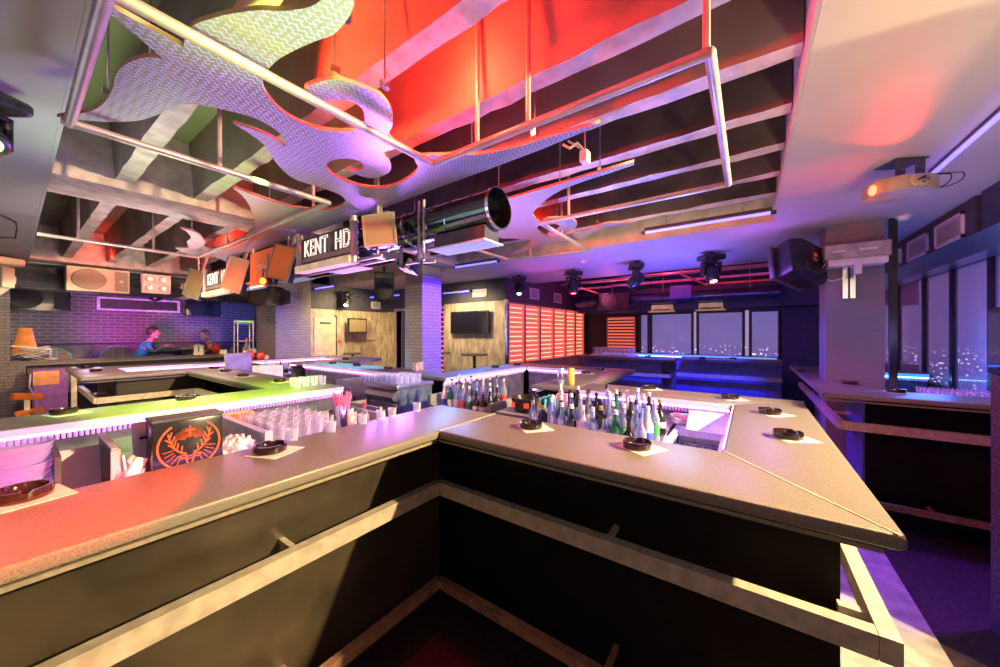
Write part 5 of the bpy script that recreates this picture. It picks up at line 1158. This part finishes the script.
# napkin caddy + lamp shade at the left end
t = thing('napkin_caddy', 'wire and wood caddy stuffed with papers at the end of the back counter', 'caddy', ((0.198,10.55,1.287)[0] + .02, 10.58, T))
w = MB()
for x in (-.22, .22):
    for y in (-.12, .12): w.box(x - .008, x + .008, y - .008, y + .008, 0, .22)
for z in (0, .2): w.box(-.22, .22, -.128, -.112, z, z + .014).box(-.22, .22, .112, .128, z, z + .014).box(-.228, -.212, -.12, .12, z, z + .014).box(.212, .228, -.12, .12, z, z + .014)
obj('frame', w, M['chrome'], t)
pp = MB(); random.seed(5)
for i in range(9): pp.obox((random.uniform(-.08, .08), random.uniform(-.06, .06), .06 + .02 * i), (.28, .16, .012), (random.uniform(-.2, .2), random.uniform(-.5, .5), random.uniform(-.5, .5)))
obj('papers', pp, M['paper'], t)
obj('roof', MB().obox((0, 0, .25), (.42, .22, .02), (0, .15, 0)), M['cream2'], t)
t = thing('table_lamp', 'orange cone-shaped lamp shade standing behind the paper caddy', 'lamp', ((0.16,10.85,1.5)[0], 10.75, T))
obj('shade', MB().lathe([(.15, .14), (.075, .60), (.07, .60), (.14, .14)], 20), M['shade'], t, smooth=50); obj('base', MB().lathe([(0, 0), (.08, 0), (.07, .02), (.015, .03), (.012, .5), (0, .58)], 14), M['dark'], t)
tag(obj('computer_mouse', MB().ball((0, 0, .02), .05, 14, 8, (1.6, 1, .55)), M['wht'], loc=((0.439,10.5,1.186)[0], 10.5, T + .01)), 'small silver oval gadget with a cable beside the paper caddy', 'gadget')
# stacked boxes under the back counter
x0, x1 = (0.215,9.4,0.71)[0], (0.571,9.4,0.663)[0]
t = thing('carton', 'large violet-lit carton under the end of the back counter, with orange labels', 'carton', (x0, 9.4, 0))
obj('carton_body', MB().box(0, x1 - x0, 0, .4, 0, 1.02, .01), M['boxviolet'], t)
w_ = x1 - x0
obj('label_panel', MB().box(.0, w_ * .74, -.006, 0, .78, 1.0), M['orangecard'], t); obj('label_panel', MB().box(w_ * .46, w_ * .95, -.006, 0, .10, .38), M['orangecard'], t)
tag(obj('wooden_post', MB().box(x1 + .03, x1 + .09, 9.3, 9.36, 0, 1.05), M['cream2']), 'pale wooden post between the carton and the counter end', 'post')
t = thing('hanging_towels', 'orange cloths on a small stand with a dangling white cable', 'cloth stand', ((0.154,9.2,0.736)[0], 9.15, 0)); t.name = 'cloth_stand'
obj('stand', MB().cyl((0, 0, 0), (0, 0, .62), .03, .03, 10).lathe([(0, 0), (.14, 0), (.14, .02), (0, .03)], 16), M['cream2'], t)
cl = MB().obox((0, 0, .64), (.30, .16, .10), (0, .15, .2), .02).obox((.02, 0, .40), (.28, .14, .07), (0, -.1, .1), .02)
obj('orange_cloth', cl, M['orangecloth'], t)
obj('white_cable', MB().tube([(.03, -.1, 1.0), (.02, -.12, .8), (.08, -.14, .6), (.09, -.14, .4), (.04, -.13, .2)], .008, 6), M['wht'], t)

# ---------------------------------------------------------------- wall kit on the wood walls
def tv(name, label, axis, u0, u1, z0, z1, plane, scr, off=.10):
    t = thing(name, label, 'television', (plane - off, u0, z0) if axis == 'y' else (u0, plane - off, z0), group=None); w = u1 - u0; h = z1 - z0
    f = (lambda a, b, c, d, e, g: (c, d, a, b, e, g)) if axis == 'y' else (lambda a, b, c, d, e, g: (a, b, c, d, e, g))
    obj('casing', MB().box(*f(0, w, .0, .05, 0, h), .006), M['gloss'], t)
    obj('screen', MB().box(*f(.03, w - .03, -.004, 0, .03, h - .03)), scr, t)
    obj('wall_mount', MB().box(*f(w * .35, w * .65, .05, off - .002, h * .3, h * .7)), M['darkgrey'], t)
tv('wall_television', 'large black wall television beside the silver pole', 'y', (5.8,4.373,1.9)[1], (5.8,5.429,1.924)[1], 1.61, 2.10, 5.8, M['tvscreen'])
a = (4.68,7.9,1.824); c2 = (5.175,7.9,1.834)
tv('wall_television.001', 'box television with bronze screen on the pale wood wall', 'x', a[0], c2[0], 1.63, 1.99, 8.0, M['warmscreen'], .22)
tag(obj('flush_board', MB().box(4.95, 5.55, 7.97, 7.998, 1.45, 1.97), M['wood']), 'square wood board flush on the pale wood wall beside the box television', 'board')  # board in the same wood as the wall
t = thing('wall_cupboard', 'narrow pale wooden cupboard door set in the wood wall with a dark slit', 'door', (3.98, 7.985, 0)); t['category'] = 'cupboard'
obj('door_panel', MB().box(0, .50, -.01, .01, .9, 2.0), M['cream'], t); obj('dark_slit', MB().box(.12, .38, -.014, -.01, 1.84, 1.88), M['dark'], t); obj('edge_gap', MB().box(.5, .525, -.012, .01, .9, 2.05), M['dark'], t)
obj('handle', MB().box(.56, .64, -.04, .0, 1.42, 1.46), M['red'], t)
tag(obj('silver_pole', MB().cyl((5.72, 3.93, 0), (5.72, 3.93, 2.3), .035, .035, 16), M['chrome'], smooth=50), 'slim silver pole at the corner of the red shutters', 'pole')
# high tables against the television wall
def high_table(name, label, x, y, h=1.08, r=.27):
    t = thing(name, label, 'table', (x, y, 0), group='round high tables')
    obj('table_top', MB().lathe([(0, h - .03), (r, h - .03), (r + .005, h - .015), (r, h), (0, h)], 28), M['darkgrey'], t, smooth=40)
    obj('leg', MB().cyl((0, 0, .02), (0, 0, h - .03), .03, .03, 12), M['gloss'], t); obj('foot', MB().lathe([(0, 0), (.2, 0), (.2, .015), (0, .03)], 24), M['gloss'], t)
high_table('high_table', 'round high table in front of the television, closer to the brick column', 5.35, 5.45, 1.22, .26)
high_table('high_table.001', 'round high table in front of the silver pole', 5.32, 4.42, 1.22, .26)
high_table('high_table.002', 'round high table before the narrow cupboard', 4.72, 7.66, 1.16, .2)
t = thing('card_box', 'small acrylic box of red and white cards on the counter at the brick column', 'card holder', (3.18, 3.62, T))
obj('acrylic_box', MB().box(-.07, .07, -.04, .04, 0, .12), M['glass'], t); obj('cards', MB().box(-.05, -.01, -.02, .02, .01, .10).box(.01, .05, -.02, .02, .01, .11), M['redcard'], t)
# kiosk at the right edge
t = thing('standing_kiosk', 'tall dark kiosk with a glossy screen, violet texture on its lower flank', 'kiosk', (2.7, -1.62, 0))
obj('cabinet', MB().box(0, .42, 0, .55, 0, 1.40, .006), M['kioskside'], t)
obj('screen_head', MB().box(0, .42, 0, .56, 1.40, 1.76, .012), M['gloss'], t)
obj('screen', MB().box(.02, .40, .56, .565, 1.43, 1.73), M['kioskscr'], t)
# shelf stand near brick pillar
t = thing('shelf_stand', 'white wire stand with small shelf left of the wide brick pillar', 'stand', (2.78, 8.75, 0))
w = MB()
for x in (0, .28):
    for y in (0, .2): w.cyl((x, y, 0), (x, y, 1.9), .012, .012, 6)
for z in (1.15, 1.45, 1.82): w.box(-.01, .29, -.01, .21, z, z + .02)
obj('frame', w, M['pipe'], t); obj('top_strip', MB().box(0, .28, 0, .2, 1.86, 1.89), M['greenstrip'], t)

# ---------------------------------------------------------------- seats and people at the back
t = thing('banquette', 'dark tufted wall seat running along the far brick wall', 'sofa', (.3, 11.75, .35))
obj('seat', MB().box(0, 4.6, 0, .55, 0, .45, .03), M['sofa'], t)
b = MB().box(0, 4.6, .45, .60, .40, 1.05, .04)
obj('backrest', b, M['sofa'], t)
bt = MB()
for i in range(15):
    for k in range(2): bt.ball((.3 + .3 * i + .15 * k, .445, .62 + .22 * k), .018, 8, 6)
obj('button', bt, M['dark'], t)
def tub_chair(name, label, x, rz):
    t = thing(name, label, 'chair', (x, 11.28, .35), rz, 'round-backed chairs at the back')
    pr = [(-.28, .62), (-.24, .86), (-.12, .98), (.12, .98), (.24, .86), (.28, .62), (.28, .1), (-.28, .1)]
    b = MB(); va = [b.bm.verts.new((x_, -.30, z)) for x_, z in pr]; vb = [b.bm.verts.new((x_, -.22, z)) for x_, z in pr]
    b.bm.faces.new(va); b.bm.faces.new(vb[::-1])
    for i in range(len(pr)): b.bm.faces.new((va[i], vb[i], vb[(i + 1) % len(pr)], va[(i + 1) % len(pr)]))
    obj('backrest', b, M['chairtan'], t)
    obj('piping', MB().tube([(x_, -.31, z) for x_, z in pr[:6]], .009, 6).tube([(.28, -.31, .62), (.28, -.31, .1)], .018, 6).box(-.075, -.06, -.312, -.30, .1, .97).box(.06, .075, -.312, -.30, .1, .97), M['tealpipe'], t)
    obj('seat', MB().box(-.28, .28, -.22, .25, .36, .46, .03), M['sofa'], t)
    for sx in (-1, 1):
        for sy in (-1, 1): obj('leg', MB().cyl((sx * .22, sy * .2, 0), (sx * .22, sy * .2, .36), .015, .015, 6), M['dark'], t)
M['chairtan'] = mat('brown_violet_vinyl', (.28, .18, .22), .5); M['tealpipe'] = mat('teal_piping', (.05, .5, .4), .4, emi=(.05, .8, .5), es=.0)
tub_chair('tub_chair', 'round-backed chair with teal piping behind the man', (1.342,11.0,1.374)[0], 0)
tub_chair('tub_chair.001', 'round-backed dark chair with teal piping beside the orange lamp shade', (0.46,11.0,1.398)[0], 0)
tub_chair('tub_chair.002', 'round-backed chair in shadow past the woman in red', (3.454,11.0,1.318)[0], R(20))
t = thing('dining_table', 'low dark table between the two seated people', 'table', ((2.487,11.5,1.284)[0], 11.42, .35))
obj('table_top', MB().box(-.42, .45, -.3, .3, .86, .90, .01), M['darkgrey'], t); obj('leg', MB().cyl((0, 0, 0), (0, 0, .86), .04, .04, 10), M['dark'], t)
tag(obj('menu_card', MB().box(-.14, .14, -.1, .1, 0, .012), M['paper'], loc=((2.563,11.5,1.332)[0], 11.35, 1.2505)), 'white menu lying on the table between the two people', 'menu')
tag(obj('paper_bag', MB().ball((0, 0, .05), .09, 12, 8, (1.3, 1, .6)), M['paper'], loc=((2.757,11.5,1.327)[0], 11.3, 1.25)), 'small crumpled white packet on the table nearer the woman', 'packet')
def skin(name, joints, bones, m, parent, sub=2):
    """joints: list of (co, radius); bones: index pairs; grown by a skin surface and stored as plain mesh"""
    me = bpy.data.meshes.new(name); me.from_pydata([j[0] for j in joints], bones, []); me.update()
    tmp = bpy.data.objects.new('tmp', me); COL.objects.link(tmp)
    md = tmp.modifiers.new('s', 'SKIN'); md.use_smooth_shade = True
    sv = me.skin_vertices[0].data
    for v, j in zip(sv, joints):
        r = j[1]; v.radius = r if isinstance(r, tuple) else (r, r)
    sv[0].use_root = True
    sb = tmp.modifiers.new('u', 'SUBSURF'); sb.levels = sub; sb.render_levels = sub
    dg = bpy.context.evaluated_depsgraph_get(); dg.update()
    m2 = bpy.data.meshes.new_from_object(tmp.evaluated_get(dg)); bpy.data.objects.remove(tmp)
    m2.materials.clear(); m2.materials.append(m)
    for p in m2.polygons: p.use_smooth = True
    o = bpy.data.objects.new(name, m2); COL.objects.link(o); o.parent = parent
    return o
def seated(name, label, loc, rz, top, bottom, hair, long_hair=False, lean=.18, sc=1.0):
    t = thing(name, label, 'person', loc, rz); t.scale = (sc,) * 3
    # faces -Y locally; seat height at z = .46
    L = lean
    J = [((0, .0, .52), (.15, .11)), ((0, -.02, .66), (.135, .10)), ((0, -.05 - L * .5, .85), (.155, .11)), ((0, -.07 - L, .99), (.12, .09)), ((0, -.09 - L, 1.07), .05), ((0, -.12 - L, 1.13), .052),
         ((.11, -.02, .50), .085), ((.13, -.42, .50), .065), ((.13, -.44, .12), .045), ((.13, -.54, .04), .035),
         ((-.11, -.02, .50), .085), ((-.13, -.42, .50), .065), ((-.13, -.44, .12), .045), ((-.13, -.54, .04), .035),
         ((.19, -.06 - L, .96), .055), ((.24, -.16 - L, .80), .042), ((.14, -.34 - L, .93), .032), ((.10, -.42 - L, .94), .028),
         ((-.19, -.06 - L, .96), .055), ((-.24, -.16 - L, .80), .042), ((-.14, -.34 - L, .93), .032), ((-.10, -.42 - L, .94), .028)]
    Bn = [(0, 1), (1, 2), (2, 3), (3, 4), (4, 5), (0, 6), (6, 7), (7, 8), (8, 9), (0, 10), (10, 11), (11, 12), (12, 13), (3, 14), (14, 15), (15, 16), (16, 17), (3, 18), (18, 19), (19, 20), (20, 21)]
    body = skin('body', J, Bn, M['skin'], t)
    # head joined into the body mesh
    h = MB(); c = (0, -.15 - L, 1.24)
    h.ball(c, .1, 20, 14, (.78, .95, 1.18)).ball((0, c[1] - .095, c[2] - .015), .018, 8, 6, (.8, 1, 1.4)).ball((.078, c[1], c[2] - .01), .02, 8, 6, (.5, 1, 1.4)).ball((-.078, c[1], c[2] - .01), .02, 8, 6, (.5, 1, 1.4)).ball((0, c[1] - .04, c[2] - .085), .045, 10, 6)
    for s in (-1, 1):       # five fingers per hand
        for k in range(4): h.cyl((s * (.085 + .016 * k - .02), -.43 - L, .94), (s * (.075 + .016 * k - .02), -.50 - L + .008 * abs(k - 1.5), .925), .0085, .006, 6)
        h.cyl((s * .07, -.41 - L, .945), (s * .045, -.44 - L, .935), .009, .007, 6)
    bm = bmesh.new(); bm.from_mesh(body.data); h.bm.to_mesh(tm := bpy.data.meshes.new('t')); bm.from_mesh(tm); bm.to_mesh(body.data); bm.free(); h.bm.free(); bpy.data.meshes.remove(tm)
    for p in body.data.polygons: p.use_smooth = True
    f = MB()
    for s in (-1, 1): f.ball((s * .033, c[1] - .088, c[2] + .012), .011, 8, 6)
    f.box(-.025, .025, c[1] - .094, c[1] - .088, c[2] - .062, c[2] - .055)
    obj('face_features', f, M['hair'], t)
    g = MB().ball((0, c[1] + .022, c[2] + .03), .108, 18, 12, (.80, .95, 1.08))
    if long_hair: g.ball((0, c[1] + .06, c[2] - .10), .085, 14, 10, (.9, .6, 1.7))
    bmesh.ops.delete(g.bm, geom=[v for v in g.bm.verts if v.co.y < c[1] - .045 and v.co.z < c[2] + .06], context='VERTS')
    obj('hair', g, hair, t, smooth=60)
    ex = .016
    sl = 17 if not long_hair else 15
    JT = [(j[0], (j[1][0] + ex, j[1][1] + ex) if isinstance(j[1], tuple) else j[1] + ex * .8) for j in J]
    if long_hair: tj = [0, 1, 2, 3, 14, 18]; tb = [(0, 1), (1, 2), (2, 3), (3, 4), (3, 5)]
    else: tj = [0, 1, 2, 3, 14, 15, 16, 18, 19, 20]; tb = [(0, 1), (1, 2), (2, 3), (3, 4), (4, 5), (5, 6), (3, 7), (7, 8), (8, 9)]
    skin('top_garment', [JT[i] for i in tj], tb, top, t)
    skin('trousers', [JT[i] for i in (0, 6, 7, 8, 10, 11, 12)], [(0, 1), (1, 2), (2, 3), (0, 4), (4, 5), (5, 6)], bottom, t)
    if not long_hair:
        st = MB()
        for s in (-1, 1): st.tube([(s * .255, -.10 - L, .93), (s * .295, -.17 - L, .82), (s * .19, -.32 - L, .95)], .012, 6)
        obj('sleeve_stripe', st, M['labgold'], t)
    obj('shoe', MB().obox((.13, -.52, .04), (.09, .24, .08), (0, 0, 0), .02).obox((-.13, -.52, .04), (.09, .24, .08), (0, 0, 0), .02), M['dark'], t)
seated('person', 'person in a teal tracksuit jacket with yellow sleeve stripe, seated and facing the table', ((1.807,11.55,1.351)[0] - .08, 11.55, .35), R(78), M['teal'], M['jeans'], M['hair'], lean=.10, sc=1.04)
seated('person.001', 'person in a red sleeveless top leaning over the table', ((3.139,11.55,1.315)[0] + .22, 11.55, .35), R(-95), M['redtop'], M['jeans'], M['hairf'], True, .26, sc=1.0)
for nm, l, px in (('bar_stool', 'backless stool under the person in teal', (1.807,11.55,1.351)[0] - .08), ('bar_stool.001', 'backless stool under the person in red', (3.139,11.55,1.315)[0] + .22)):
    t = thing(nm, l, 'stool', (px, 11.55, .35)); obj('seat', MB().lathe([(0, .43), (.17, .43), (.18, .40), (.17, .37), (0, .37)], 20), M['dark'], t); obj('stem', MB().cyl((0, 0, 0), (0, 0, .38), .025, .025, 8).lathe([(0, 0), (.16, 0), (.15, .02), (0, .03)], 16), M['chrome'], t)

# ---------------------------------------------------------------- light
def lamp(kind, name, loc, col, e, size=.1, target=None, angle=60, blend=.3, sy=None, spec=1.0):
    l = bpy.data.lights.new(name, kind); l.color = col; l.energy = e; l.specular_factor = spec
    if kind == 'AREA':
        l.size = size
        if sy: l.shape = 'RECTANGLE'; l.size_y = sy
    else: l.shadow_soft_size = size
    if kind == 'SPOT': l.spot_size = R(angle); l.spot_blend = blend
    o = bpy.data.objects.new(name, l); COL.objects.link(o); o.location = loc
    if target: o.rotation_euler = (Vector(target) - Vector(loc)).to_track_quat('-Z', 'Y').to_euler()
    return o
w = bpy.data.worlds.new('world'); scene.world = w; w.use_nodes = True
w.node_tree.nodes['Background'].inputs[0].default_value = (.35, .25, .45, 1); w.node_tree.nodes['Background'].inputs[1].default_value = .12
warm, red, blue, vio, grn, mag = (1, .73, .37), (1, .03, .01), (.06, .10, 1), (.40, .10, 1), (.45, 1, .05), (1, .15, .75)
lamp('SPOT', 'warm_key', (2.12, -2.25, 2.68), warm, 1500, .04, (1.0, 1.0, 1.0), 100, .4)
lamp('SPOT', 'ceiling_warm_helper', (1.2, -.9, 1.2), (1, .74, .38), 75, .10, (2.2, -.9, 2.75), 95, .8)  # unseen helper lamp added to warm the ceiling from below
lamp('AREA', 'room_fill', (-.9, -1.6, 2.2), (1, .80, .62), 5, 1.2, (3, 3, 1.2))
lamp('POINT', 'red_bay', (1.20, 1.15, 2.93), red, 60, .05)
lamp('SPOT', 'red_bay_wash', (.55, 1.8, 2.72), red, 260, .05, (2.0, .7, 3.1), 95, .5)
lamp('POINT', 'red_bay_far', (1.75, 6.4, 2.95), red, 45, .05)
lamp('POINT', 'red_glow', (.95, 8.4, 2.85), red, 16, .04)
lamp('POINT', 'red_poster', (1.45, 5.1, 2.25), red, 7, .04)
lamp('POINT', 'red_hook', (3.2, 1.9, 2.78), red, 10, .05)
lamp('SPOT', 'red_counter', (.2, .8, 2.6), red, 360, .02, (.02, 1.62, 1.12), 26, .12)
lamp('SPOT', 'red_ceiling_spot', (3.25, -.78, 2.6), red, 20, .03, (2.5, -.45, 2.76), 50, .9)
lamp('SPOT', 'red_ceiling_wash', (3.3, -.6, 1.9), (1, .02, .04), 10, .05, (3.4, -.45, 2.75), 60, 1)
lamp('SPOT', 'violet_ceiling', (5.6, .9, 1.3), (.12, .09, 1), 210, .3, (5.7, 1.5, 2.75), 120, .7)
lamp('SPOT', 'violet_ceiling_side', (3.0, -1.2, 1.5), vio, 34, .2, (4.0, -1.1, 2.75), 110, .7)
lamp('SPOT', 'magenta_ceiling', (5.2, 3.2, 1.3), (.9, .10, .7), 34, .2, (5.3, 2.6, 2.75), 80, .8)
lamp('SPOT', 'blue_far_bar', (6.5, .8, 2.6), (.04, .05, 1), 620, .1, (8.2, 1.1, .6), 62, .5)
lamp('POINT', 'violet_side_bar', (4.6, .0, 2.2), vio, 14, .2)
lamp('POINT', 'red_far_bay', (8.1, 1.4, 2.95), (1, .04, .12), 22, .1)
lamp('POINT', 'far_pink', (8.0, 2.6, 2.5), (1, .15, .4), 14, .1)
lamp('SPOT', 'blue_column', (5.1, 3.0, 2.3), (.10, .02, 1), 650, .1, (4.1, 4.4, 1.7), 60, .6)
lamp('SPOT', 'wood_wall_wash', (4.6, 7.0, 2.55), (1, .72, .34), 120, .2, (4.7, 8.0, 1.6), 120, .7)
lamp('SPOT', 'wood_wall_wash_b', (4.9, 5.0, 2.5), (1, .74, .40), 135, .2, (5.8, 4.9, 1.5), 120, .7)
lamp('SPOT', 'magenta_brick', (1.6, 10.6, 1.6), (1, .08, .75), 75, .1, (2.0, 12.4, 1.95), 90, .8)
lamp('SPOT', 'blue_brick', (3.3, 10.6, 1.8), (.15, .2, 1), 55, .1, (3.5, 12.4, 2.0), 90, .8)
lamp('POINT', 'lilac_brick', (.9, 10.9, 1.7), (.8, .5, .9), 12, .1)
lamp('SPOT', 'green_counter', (.9, 2.4, 2.6), (.45, 1, .03), 620, .02, (.95, 3.5, 1.12), 56, .7)
lamp('SPOT', 'red_leg', (2.0, 5.6, 2.6), (1, .1, .05), 180, .04, (1.6, 4.6, 1.12), 50, .5)
lamp('SPOT', 'cyan_leg', (3.6, 5.2, 2.6), (.05, .55, 1), 380, .05, (3.3, 5.2, 1.12), 70, .5)
lamp('SPOT', 'blue_leg', (4.4, 3.6, 2.4), (.06, .2, 1), 300, .05, (3.9, 3.0, 1.12), 70, .5)
lamp('SPOT', 'warm_bay', (-.4, 5.2, 2.6), (1, .78, .45), 260, .05, (1.2, 6.1, .9), 90, .5)
lamp('SPOT', 'warm_left_column', (.6, 7.6, 2.4), (1, .85, .6), 70, .1, (-.2, 10.4, 1.2), 60, .5)
lamp('POINT', 'bar_glow', (2.35, .8, 1.55), (.75, .45, 1), 2.5, .3)
lamp('POINT', 'bar_glow_b', (2.4, 2.3, 1.5), (.45, .45, 1), 4, .3)
lamp('POINT', 'bar_glow_c', (.9, 2.6, 1.45), (.85, .45, 1), 3, .3)
lamp('SPOT', 'sheet_violet', (2.6, 3.4, 1.5), (.6, .2, 1), 170, .3, (1.5, 2.4, 2.62), 110, .7)
lamp('SPOT', 'sheet_white', (.9, .5, 1.4), (.7, .6, 1), 22, .2, (.8, 1.3, 2.62), 120, .7)
lamp('SPOT', 'sheet_lime', (1.0, .2, 1.5), (.6, 1, .04), 300, .03, (.52, 1.16, 2.62), 26, .6)
lamp('SPOT', 'sheet_blue', (3.4, .6, 1.5), (.1, .2, 1), 160, .1, (2.2, 1.1, 2.62), 80, .6)
lamp('SPOT', 'sheet_magenta', (3.4, 2.4, 1.5), (1, .12, .8), 16, .1, (2.9, 2.0, 2.62), 60, .6)
lamp('SPOT', 'bay_green', (.7, 3.4, 1.6), (.6, .8, .3), 60, .2, (.7, 3.0, 3.2), 90, .8)
lamp('SPOT', 'fascia_warm', (3.2, 1.2, 1.7), (1, .78, .45), 40, .2, (4.4, 1.2, 2.95), 100, .8)
lamp('SPOT', 'floor_violet', (3.4, -1.4, 2.3), (.35, .03, 1), 220, .05, (3.0, -1.25, 0), 50, .3)
lamp('POINT', 'side_blue', (5.3, -1.4, 1.4), (.06, .18, 1), 14, .2)
lamp('POINT', 'grey_ceiling_fill', (-.6, 3.5, 2.0), (.7, .8, .85), 16, .5)
lamp('POINT', 'left_far_fill', (1.6, 7.0, 1.9), (1, .72, .55), 25, .5)
lamp('SPOT', 'bay_pink_fill', (2.4, 1.4, 1.6), (.95, .6, .85), 32, .3, (2.9, 1.6, 3.0), 130, .8)  # fill spot added to brighten the rib undersides
lamp('SPOT', 'bay_neutral_fill', (.9, 4.6, 1.6), (.9, .75, .7), 60, .3, (.9, 5.6, 3.0), 130, .8)  # fill spot added to brighten the ribs and beam farther back
lamp('SPOT', 'warm_column', (2.2, 4.2, 1.9), (1, .8, .6), 45, .1, (3.9, 4.6, 1.55), 40, .5)
lamp('POINT', 'column_lilac', (4.0, -1.2, 1.6), (.5, .4, 1), 6, .2)
lamp('SPOT', 'speaker_fill', (1.2, 7.4, 2.1), (1, .82, .6), 30, .05, (1.1, 9.2, 2.55), 60, .5)  # helper spot added to brighten the beige loudspeaker
lamp('SPOT', 'blue_side_panel', (5.6, 1.3, 2.2), (.06, .06, 1), 170, .05, (4.9, -.6, .8), 55, .4)
lamp('SPOT', 'magenta_side_top', (4.6, .6, 2.5), (.8, .1, 1), 60, .03, (4.7, -.62, 1.12), 30, .4)
lamp('POINT', 'cyan_sink', (2.4, .35, 1.35), (.25, .45, 1), 3.5, .15)
lamp('POINT', 'cyan_rack', (2.6, 2.5, 1.45), (.15, .45, 1), 6, .15)
